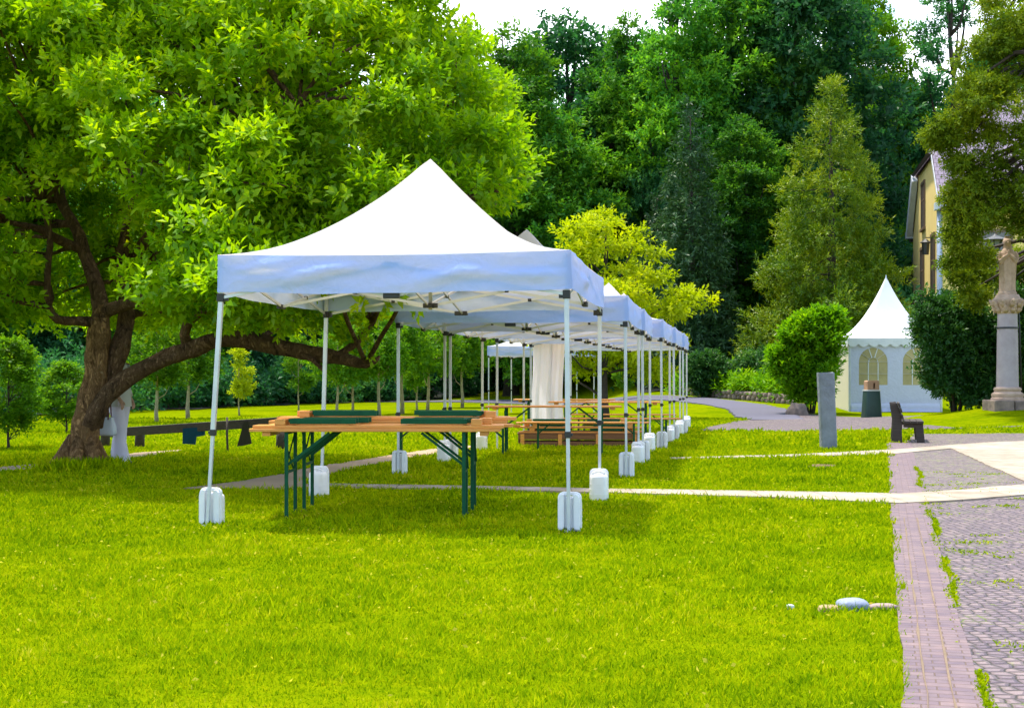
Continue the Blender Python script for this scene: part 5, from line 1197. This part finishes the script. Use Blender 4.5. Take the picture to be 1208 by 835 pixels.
# ------------------------------------------------------------------ column with statue, lamp
zc = gzf(12.42, 34.0)
r = thing('stone_column', 'pale stone column with a carved capital on a rough stone plinth', 'column', (12.42, 34.0, zc))
mb = MB()
for x, y, w, d, h, z in ((-0.24, -0.1, 0.5, 0.75, 0.2, 0.06), (0.27, -0.08, 0.48, 0.78, 0.18, 0.05), (0.0, 0.32, 0.95, 0.3, 0.2, 0.06)): mb.box((x, y, z), (w, d, h + 0.1))
mb.build('plinth', M['roughstone'], r, bevel=0.03, seg=3)
mb = MB(); mb.lathe([(0.0, 0.19), (0.40, 0.19), (0.40, 0.25), (0.37, 0.27), (0.385, 0.31), (0.385, 0.36), (0.33, 0.40), (0.31, 0.43), (0.335, 0.46), (0.33, 0.50), (0.285, 0.53), (0, 0.53)], 40); mb.build('base', M['sandstone'], r, sharp=35)
mb = MB(); mb.lathe([(0.0, 0.53), (0.268, 0.53), (0.262, 0.9), (0.25, 1.8), (0.235, 2.36), (0, 2.36)], 40); mb.build('shaft', M['marble'], r, sharp=35)
mb = MB(); mb.lathe([(0.243, 1.985), (0.262, 1.985), (0.262, 2.03), (0.243, 2.03)], 40); mb.build('iron_band', M['iron'], r, sharp=35)
mb = MB(); mb.lathe([(0.0, 2.36), (0.24, 2.36), (0.26, 2.40), (0.25, 2.43), (0.29, 2.52), (0.33, 2.62), (0.36, 2.70), (0.34, 2.74), (0.30, 2.77), (0.27, 2.84), (0, 2.84)], 32)
for row, (z, rr, n) in enumerate(((2.50, 0.30, 9), (2.64, 0.36, 10))):
    for i in range(n):
        a = 6.283 * (i + 0.5 * row) / n; ca, sa = math.cos(a), math.sin(a)
        mb.tube([(ca * (rr - 0.07), sa * (rr - 0.07), z - 0.08), (ca * (rr + 0.01), sa * (rr + 0.01), z), (ca * (rr + 0.06), sa * (rr + 0.06), z + 0.045), (ca * (rr + 0.05), sa * (rr + 0.05), z - 0.02)], [0.07, 0.075, 0.05, 0.02], 7, rough=0.25, seed=i)
mb.build('capital', M['sandstone'], r, smooth=True)
mb = MB(); mb.tube([(0.31, 0.12, 2.70), (0.36, 0.15, 2.0), (0.43, 0.18, 0.22)], 0.02, 8); mb.tube([(0.24, 0.1, 2.0), (0.36, 0.15, 2.0)], 0.012, 6); mb.build('drainpipe', M['iron'], r, smooth=True)
def statue():
    mb = MB(); rings = []
    prof = [(0.0, .23, .22, 0, 0), (0.06, .23, .215, 0, 0), (0.09, .195, .18, 0, 0), (0.3, .19, .175, 0, 0), (0.55, .195, .175, 0, -.01), (0.8, .21, .18, 0, -.01), (0.98, .215, .17, 0, 0), (1.10, .19, .15, 0, 0), (1.19, .135, .115, 0, 0), (1.235, .075, .08, 0, 0), (1.27, .065, .07, 0, 0)]
    for z, rx, ry, dx, dy in prof:
        ring = []
        for i in range(48):
            a = 6.283 * i / 48; f = 1 + (0.075 * math.sin(a * 9 + z * 2.0) + 0.03 * math.sin(a * 15 + 1)) * (1 if 0.08 < z < 1.0 else 0.2) * (1.1 - z * 0.5)
            ring.append((dx + rx * f * math.cos(a), dy + ry * f * math.sin(a), z))
        rings.append(ring)
    mb.loft(rings)
    mb.lathe([(0, 1.24), (.055, 1.25), (.085, 1.30), (.098, 1.36), (.096, 1.42), (.075, 1.47), (.035, 1.497), (0, 1.50)], 20, (0, -0.02, 0), sy=1.15)         # head
    mb.lathe([(0, 1.10), (.15, 1.12), (.118, 1.22), (.108, 1.32), (.115, 1.42), (.09, 1.49), (.045, 1.52), (0, 1.525)], 20, (0, 0.025, 0), sy=1.05)            # veil
    mb.lathe([(0.06, 1.50), (0.085, 1.555), (0.07, 1.54), (0, 1.53)], 12, (0, 0, 0))
    for s in (-1, 1):
        mb.tube([(s * .165, 0, 1.12), (s * .215, -.04, .96), (s * .175, -.12, .87), (s * .10, -.20, .98), (s * .018, -.225, 1.05)], [.07, .075, .07, .05, .032], 10)   # sleeves to praying hands
        mb.tube([(s * .018, -.222, 1.04), (s * .012, -.228, 1.12), (s * .008, -.226, 1.17)], [.026, .022, .010], 8)
    mb.tube([(0, -.13, 1.345), (0, -.146, 1.365), (0, -.125, 1.40)], [.014, .018, .008], 6)   # nose
    for s in (-1, 1): mb.tube([(s * .055, -.105, 1.40), (s * .03, -.122, 1.403), (s*.015, -.118, 1.40)], [.008, .010, .006], 6)
    mb.tube([(-.03, -.118, 1.312), (0, -.128, 1.310), (.03, -.118, 1.312)], [.006, .010, .006], 6)
    o = mb.build('robed_statue', M['sandstone'], None); rm = o.modifiers.new('merge', 'REMESH'); rm.mode = 'VOXEL'; rm.voxel_size = 0.010; rm.use_smooth_shade = True
    o.location = (12.42, 34.0, zc + 2.836); o.rotation_euler = (0, 0, R(-12)); o.scale = (0.98, 0.98, 0.95)
    tag(o, 'robed praying stone figure with a veil standing on the column', 'statue')
statue()
p = P(1174, 283, 37.5)
r = thing('street_lamp', 'dark lantern with a wide conical hood behind the statue', 'street lamp', (p.x, 37.5, gzf(p.x, 37.5))); zb = p.z - gzf(p.x, 37.5)
mb = MB(); mb.tube([(0, 0, -0.1), (0, 0, 0.5), (0, 0, zb - 0.30)], [0.07, 0.05, 0.035], 12); mb.build('pole', M['iron'], r, smooth=True)
mb = MB(); mb.lathe([(0.02, zb + 0.16), (0.06, zb + 0.12), (0.16, zb + 0.07), (0.40, zb - 0.01), (0.40, zb - 0.03), (0.1, zb + 0.02), (0.02, zb + 0.02)], 28); mb.build('hood', M['iron'], r, sharp=30)
M['lampglass'] = simple('lamp_glass', (0.35, 0.38, 0.40), None, 5, 0.15)
mb = MB(); mb.lathe([(0.0, zb - 0.26), (0.12, zb - 0.26), (0.19, zb + 0.0), (0, zb + 0.0)], 6); gl = mb.build('lantern_glass', M['lampglass'], r)
mb = MB()
for i in range(6):
    a = 6.283 * i / 6; mb.bar((0.125 * math.cos(a), 0.125 * math.sin(a), zb - 0.27), (0.197 * math.cos(a), 0.197 * math.sin(a), zb + 0.0), 0.02)
mb.lathe([(0.05, zb - 0.34), (0.14, zb - 0.275), (0.14, zb - 0.262), (0.05, zb - 0.28)], 12); mb.build('lantern_frame', M['iron'], r)

# ------------------------------------------------------------------ yellow house
M['yellow'] = simple('yellow_render', (0.90, 0.68, 0.24), (0.84, 0.62, 0.20), 1.0, 0.85, 0.15, 30)
M['whitetrim'] = simple('grey_white_trim', (0.62, 0.64, 0.68), (0.5, 0.52, 0.56), 3, 0.7)
M['shutter'] = simple('brown_frame', (0.20, 0.13, 0.08), (0.15, 0.095, 0.06), 4, 0.6)
M['winglass'] = simple('dark_window_glass', (0.13, 0.12, 0.12), None, 3, 0.1)
M['zinc'] = simple('blue_grey_zinc', (0.30, 0.36, 0.46), (0.24, 0.29, 0.38), 4, 0.45)
def tilemat():
    m, nt, out = newmat('lilac_roof_tiles'); L = nt.links
    tc = N(nt, 'ShaderNodeTexCoord'); mp = N(nt, 'ShaderNodeMapping'); L.new(tc.outputs['UV'], mp.inputs[0])
    br = N(nt, 'ShaderNodeTexBrick', Scale=1.0); br.inputs['Brick Width'].default_value = 0.24; br.inputs['Row Height'].default_value = 0.30; br.inputs['Mortar Size'].default_value = 0.02; br.inputs['Bias'].default_value = 0.1
    br.inputs['Color1'].default_value = (0.16, 0.12, 0.17, 1); br.inputs['Color2'].default_value = (0.25, 0.19, 0.25, 1); br.inputs['Mortar'].default_value = (0.09, 0.065, 0.09, 1); L.new(mp.outputs[0], br.inputs[0])
    b = N(nt, 'ShaderNodeBsdfPrincipled', Roughness=0.7); L.new(br.outputs[0], b.inputs['Base Color'])
    bp = N(nt, 'ShaderNodeBump', Strength=0.8, Distance=0.04, invert=True); L.new(br.outputs['Fac'], bp.inputs['Height']); L.new(bp.outputs[0], b.inputs['Normal'])
    L.new(b.outputs[0], out.inputs[0]); return m
M['tiles'] = tilemat()
def house():
    A = Vector((18.4, 58.0, 0)); B = Vector((20.7, 70.0, 0)); gd = (B - A); Wg = gd.length; gd.normalize(); ld = Vector((gd.y, -gd.x, 0)); Lg = 15.0
    r = thing('yellow_house', 'yellow rendered house with a steep lilac tiled half-hipped roof', 'house', tuple(A)); z0, EV, CL, RG = 0.0, 8.7, 11.25, 14.6
    def T(l, s, z): q = ld * l + gd * s; return Vector((q.x, q.y, z))
    ins = (Wg / 2) * (CL - EV) / (RG - EV)
    mb = MB()
    ends = []
    for l in (0, Lg): ends.append([T(l, 0, z0), T(l, Wg, z0), T(l, Wg, EV), T(l, Wg - ins, CL), T(l, ins, CL), T(l, 0, EV)])
    mb.add(ends[0] + ends[1], [(0, 1, 2, 3, 4, 5), (11, 10, 9, 8, 7, 6), (0, 6, 7, 1), (0, 5, 11, 6), (1, 7, 8, 2)]); mb.build('wall', M['yellow'], r)
    # roof slabs
    ov, th = 0.45, 0.16; k = (RG - EV) / (Wg / 2); hip = 2.4
    def slab(nm, pts, uo, uu, uv):
        nrm = (pts[1] - pts[0]).cross(pts[2] - pts[0]).normalized()
        if nrm.z < 0: pts = pts[::-1]; nrm = -nrm
        mb = MB(); n = len(pts); mb.add([p + nrm * 0.02 for p in pts] + [p + nrm * (0.02 + th) for p in pts], [tuple(range(n))[::-1], tuple(range(n, 2 * n))] + [(i, (i+1) % n, n + (i+1) % n, n + i) for i in range(n)])
        o = mb.build(nm, M['tiles'], r); uvl = o.data.uv_layers.new(name='UVMap')
        for lp in o.data.loops:
            c = o.data.vertices[lp.vertex_index].co - uo; uvl.data[lp.index].uv = (c.dot(uu), c.dot(uv))
    def eave(l, side): s = -ov if side == 0 else Wg + ov; return T(l, s, EV - ov * k)
    for side in (0, 1):
        e0, e1 = eave(-0.15, side), eave(Lg, side); cl_ = T(-0.15, ins if side == 0 else Wg - ins, CL); rg0, rg1 = T(hip, Wg / 2, RG), T(Lg, Wg / 2, RG)
        up = (T(0, Wg / 2, RG) - T(0, 0 if side == 0 else Wg, EV)).normalized(); slab('roof', [e0, e1, rg1, rg0, cl_], e0, ld, up)
    c0, c1, rg = T(-0.2, ins - 0.05, CL - 0.06), T(-0.2, Wg - ins + 0.05, CL - 0.06), T(hip, Wg / 2, RG)
    slab('hip', [c0, c1, rg], c0, gd, (rg - (c0 + c1) / 2).normalized())
    # trim
    mb = MB(); mb.bar(T(-0.10, 0.0, EV - 0.18), T(-0.10, -0.45, EV - 0.18), 0.5, 0.3); mb.bar(T(-0.10, Wg - 0.1, EV - 0.1), T(-0.10, Wg + 0.5, EV - 0.1), 0.5, 0.35); mb.bar(T(0.3, -0.22, EV - 0.30), T(Lg, -0.22, EV - 0.30), 0.4, 0.22)
    mb.build('cornice', M['whitetrim'], r)
    mb = MB(); mb.bar(T(-0.2, Wg + 0.02, EV), T(-0.2, Wg - ins, CL - 0.1), 0.28, 0.5); mb.build('bargeboard', M['whitetrim'], r); mb = MB(); mb.bar(T(-0.12, -0.02, EV), T(-0.12, ins, CL - 0.1), 0.12, 0.16); mb.build('bargeboard', M['whitetrim'], r)
    mb = MB(); mb.tube([T(-0.12, -0.10, EV - 0.3), T(-0.12, -0.10, 0.2)], 0.12, 10); mb.build('downpipe', M['zinc'], r, smooth=True)
    def window(s, za, zb, w=1.1, l=None):
        mb = MB(); fr = MB(); gl = MB()
        if l is None:
            mk = lambda a, b, d: T(d, s + a, b)
        else: mk = lambda a, b, d: T(l + a, d, b)
        def panel(m, a0, a1, b0, b1, d0, d1):
            vs = [mk(a, b, d) for d in (d0, d1) for a, b in ((a0, b0), (a1, b0), (a1, b1), (a0, b1))]; m.add(vs, [(0, 1, 2, 3), (7, 6, 5, 4), (0, 4, 5, 1), (1, 5, 6, 2), (2, 6, 7, 3), (3, 7, 4, 0)])
        h = w / 2
        panel(gl, -h, h, za, zb, -0.02, 0.05); panel(fr, -h - .12, -h, za, zb, -0.07, 0.02); panel(fr, h, h + .12, za, zb, -0.07, 0.02); panel(fr, -h - .12, h + .12, zb, zb + .14, -0.08, 0.02); panel(fr, -h - .2, h + .2, za - .12, za, -0.12, 0.02)
        panel(fr, -.04, .04, za, zb, -0.045, 0.0); panel(fr, -h, -.04, (za*.35+zb*.65) - .03, (za*.35+zb*.65) + .03, -0.04, 0.0); panel(fr, .04, h, (za*.35+zb*.65) - .03, (za*.35+zb*.65) + .03, -0.04, 0.0)
        o = gl.build('window', M['winglass'], r); fr.build('frame', M['shutter'], o)
    window(7.2, 8.4, 10.5, 1.3); window(7.6, 4.6, 7.4, 1.2); window(3.2, 4.6, 7.6, 1.2); window(7.6, 0.9, 3.4, 1.2); window(3.2, 0.9, 3.4, 1.2); pass
    for l in (2.2, 5.0, 7.8, 10.6): window(0, 5.0, 7.4, 1.1, l); window(0, 1.3, 3.7, 1.1, l)
    # wall lantern on the gable and the low annexe behind
    mb = MB(); c = T(-0.45, 2.2, 7.2); mb.lathe([(0, -.5), (.14, -.5), (.18, 0), (.26, .03), (.03, .2), (0, .2)], 8, tuple(c)); mb.bar(T(0, 2.2, 7.45), T(-0.45, 2.2, 7.45), .04); mb.build('wall_lantern', M['iron'], r)
    mb = MB(); Wd, HL = 3.0, 6.6
    def U(l, s, z): return T(0.5 + l, Wg + s, z)
    mb.add([U(0, 0.02, 0), U(0, Wd, 0), U(6, Wd, 0), U(6, 0.02, 0), U(0, 0.02, 8.0), U(0, Wd, HL), U(6, Wd, HL), U(6, 0.02, 8.0)], [(0, 1, 5, 4), (1, 2, 6, 5), (2, 3, 7, 6), (3, 0, 4, 7), (4, 5, 6, 7)]); an = mb.build('annexe', M['yellow'], r)
    mb = MB(); a_, b_, c_, d_ = U(-.4, .05, 8.12), U(-.4, Wd + .4, HL - .08), U(6, Wd + .4, HL - .08), U(6, .05, 8.12); mb.add([a_, b_, c_, d_] + [p + Vector((0, 0, .2)) for p in (a_, b_, c_, d_)], [(0, 1, 2, 3), (7, 6, 5, 4), (0, 4, 5, 1), (1, 5, 6, 2), (2, 6, 7, 3), (3, 7, 4, 0)]); mb.build('annexe_roof', M['zinc'], an)
house()

# ------------------------------------------------------------------ the person behind the tree
M['skin'] = simple('skin', (0.50, 0.30, 0.21), (0.44, 0.25, 0.17), 10, 0.55)
M['topcloth'] = fabric('light_grey_top', (0.56, 0.57, 0.55), 0.1); M['trousers'] = fabric('white_trousers', (0.74, 0.70, 0.84), 0.1)
M['hair'] = simple('brown_grey_hair', (0.10, 0.07, 0.05), (0.06, 0.04, 0.03), 20, 0.6, 0.5, 40, stretch=(1, 1, 0.3)); M['shoe'] = simple('dark_shoe', (0.03, 0.025, 0.03), None, 9, 0.5)
def person():
    # faces +x, standing beside the trunk with the weight on one leg
    x0 = (140 - HX) / F * 18.7; r = thing('person', 'person in a light grey top and white flared trousers standing behind the leaning trunk', 'person', (x0, 18.7, 0), R(-14))
    J = {}; V, Ed, Rd = [], [], []
    def j(n, p, rad, par=None):
        J[n] = len(V); V.append(p); Rd.append(rad)
        if par: Ed.append((J[par], J[n]))
    j('pelvis', (0, 0, .93), .125); j('waist', (.0, 0, 1.06), .112, 'pelvis'); j('chest', (.01, 0, 1.24), .125, 'waist'); j('collar', (.0, 0, 1.37), .085, 'chest'); j('neck', (.01, 0, 1.44), .05, 'collar'); j('chin', (.03, 0, 1.50), .062, 'neck'); j('head', (.035, 0, 1.57), .088, 'chin'); j('top', (.03, 0, 1.63), .07, 'head')
    for s, n in ((-1, 'R'), (1, 'L')):
        dx = 0.10 if s < 0 else -0.06
        j('hip' + n, (.0, s * .09, .86), .095, 'pelvis'); j('knee' + n, (dx * .7 + .02, s * .095, .48), .058, 'hip' + n); j('calf' + n, (dx * .8 - .01, s * .095, .34), .055, 'knee' + n); j('ankle' + n, (dx - .01, s * .10, .09), .036, 'calf' + n); j('toe' + n, (dx + .12, s * .105, .035), .03, 'ankle' + n)
        j('sh' + n, (0, s * .165, 1.36), .058, 'collar'); j('elb' + n, (-.03, s * .215, 1.10), .042, 'sh' + n); j('wri' + n, (.12 if s < 0 else .06, s * .20, .92), .026, 'elb' + n)
        hx = V[J['wri' + n]]; j('palm' + n, (hx[0] + .035, hx[1], hx[2] - .055), .026, 'wri' + n)
        px_ = V[J['palm' + n]]
        for q, (oy, ln) in enumerate(((-.027, .062), (-.009, .072), (.009, .07), (.027, .054))):
            j(f'k{q}{n}', (px_[0] + .012, px_[1] + oy, px_[2] - .035), .0095, 'palm' + n); j(f'm{q}{n}', (px_[0] + .022, px_[1] + oy, px_[2] - .035 - ln * .55), .0085, f'k{q}{n}'); j(f't{q}{n}', (px_[0] + .012, px_[1] + oy, px_[2] - .035 - ln), .0075, f'm{q}{n}')
        j('th1' + n, (px_[0] + .03, px_[1] - s * .022, px_[2] - .005), .011, 'palm' + n); j('th2' + n, (px_[0] + .042, px_[1] - s * .026, px_[2] - .045), .009, 'th1' + n)
    me = bpy.data.meshes.new('body'); me.from_pydata(V, Ed, []); me.materials.append(M['skin']); o = obj('body', me, r)
    sk = o.modifiers.new('skin', 'SKIN'); ss = o.modifiers.new('sub', 'SUBSURF'); ss.levels = 1; ss.render_levels = 2; sk.use_smooth_shade = True
    for i, v_ in enumerate(me.skin_vertices[0].data): v_.radius = (Rd[i], Rd[i]); v_.use_root = (i == 0)
    mb = MB()                            # nose, lips, ears, eyes as shaped forms on the face
    mb.tube([(.115, 0, 1.585), (.140, 0, 1.555), (.122, 0, 1.545)], [.008, .014, .010], 8)
    mb.tube([(.108, -.024, 1.515), (.118, 0, 1.516), (.108, .024, 1.515)], [.005, .008, .005], 6)
    for s in (-1, 1):
        mb.tube([(.03, s * .083, 1.535), (.02, s * .096, 1.57), (.03, s * .088, 1.60)], [.010, .014, .010], 8)
    mb.build('face', M['skin'], r, smooth=True)
    mb = MB()
    for s in (-1, 1): mb.lathe([(0, -.009), (.009, -.006), (.011, 0), (.009, .006), (0, .009)], 10, (.104, s * .033, 1.588))
    mb.build('eyes', M['shoe'], r, smooth=True)
    def el(cx, cy, z, rx, ry, n=24): return [(cx + rx * math.cos(6.283 * i / n), cy + ry * math.sin(6.283 * i / n), z) for i in range(n)]
    mb = MB()
    rings = [el(.0, 0, .80, .165, .205), el(.0, 0, .90, .155, .195), el(0, 0, 1.05, .14, .175), el(.01, 0, 1.22, .145, .18), el(0, 0, 1.33, .12, .185), el(0, 0, 1.395, .085, .13), el(.0, 0, 1.435, .06, .07)]
    rings = [[(p[0] * (1 + .03 * math.sin(i * 1.5 + z * 5)), p[1], p[2]) for i, p in enumerate(rg)] for z, rg in enumerate(rings)]
    mb.loft(rings, cap=False)
    for s, n in ((-1, 'R'), (1, 'L')):
        a, b, c = [Vector(V[J[k + n]]) for k in ('sh', 'elb', 'wri')]
        mb.tube([a - Vector((0, s * .03, 0)), a.lerp(b, .5), b, b.lerp(c, .5), b.lerp(c, .9)], [.085, .072, .062, .056, .05], 14)
    mb.build('top', M['topcloth'], r, smooth=True)
    mb = MB()
    for s, n in ((-1, 'R'), (1, 'L')):
        h, k, c, a = [Vector(V[J[q + n]]) for q in ('hip', 'knee', 'calf', 'ankle')]
        mb.loft([el(0, s * .07, .98, .12, .10), el(h.x, h.y, .86, .125, .105), el(h.lerp(k, .5).x, k.y, .66, .10, .092), el(k.x, k.y, .48, .082, .078), el(c.x, c.y, .32, .088, .082), el(a.x + .01, a.y, .12, .112, .095), el(a.x + .015, a.y, .025, .125, .10)], cap=False)
    mb.build('trousers', M['trousers'], r, smooth=True)
    for s, n in ((-1, 'R'), (1, 'L')):
        a = Vector(V[J['ankle' + n]]); mb = MB(); mb.tube([(a.x - .07, a.y, .04), (a.x, a.y, .05), (a.x + .10, a.y, .038), (a.x + .185, a.y, .025)], [.036, .046, .042, .022], 12); mb.build('shoe', M['shoe'], r, smooth=True)
    mb = MB(); mb.lathe([(.075, 1.49), (.098, 1.52), (.108, 1.58), (.104, 1.63), (.085, 1.672), (.045, 1.70), (0, 1.708)], 20, (.0, 0, 0), sx=1.0, sy=.95); mb.lathe([(.09, 1.625), (.1, 1.64), (.085, 1.675), (.04, 1.70), (0, 1.705)], 18, (.035, 0, 0), sy=.92); mb.build('hair', M['hair'], r, smooth=True)
    # bag on the near arm
    Mw = Matrix.Translation(r.location) @ Matrix.Rotation(R(-14), 4, 'Z')
    bg = thing('handbag', 'white handbag with dark straps hanging at the side of the person in white', 'handbag', tuple(Mw @ Vector((.0, -.36, -.25))), R(-14)); bm_ = fabric('white_leather', (0.66, 0.70, 0.80), 0.0)
    mb = MB(); rings = []
    for z, w, d in ((.665, .13, .05), (.69, .165, .07), (.78, .16, .068), (.90, .125, .04), (.915, .12, .036)):
        rings.append([(math.copysign(abs(math.cos(a)) ** .5, math.cos(a)) * w, math.copysign(abs(math.sin(a)) ** .5, math.sin(a)) * d, z) for a in [6.283 * i / 28 for i in range(28)]])
    mb.loft(rings); mb.build('bag_body', bm_, bg, smooth=True)
    M['strap'] = simple('dark_red_strap', (0.14, 0.03, 0.04), None, 9, 0.5)
    for s in (-1, 1):
        mb = MB(); mb.tube([(-.075, s * .04, .88), (-.065, s * .03 + .02, 1.06), (-.03, s * .015 + .07, 1.21), (.03, s * .015 + .07, 1.21), (.06, s * .03 + .02, 1.06), (.075, s * .04, .88)], .010, 7); mb.build('strap', M['strap'], bg, smooth=True)
    mb = MB(); mb.box((-.03, 0, .95), (.07, .03, .11)); mb.box((.04, .0, .94), (.05, .03, .08)); mb.build('contents', M['shoe'], bg, bevel=.008)
person()
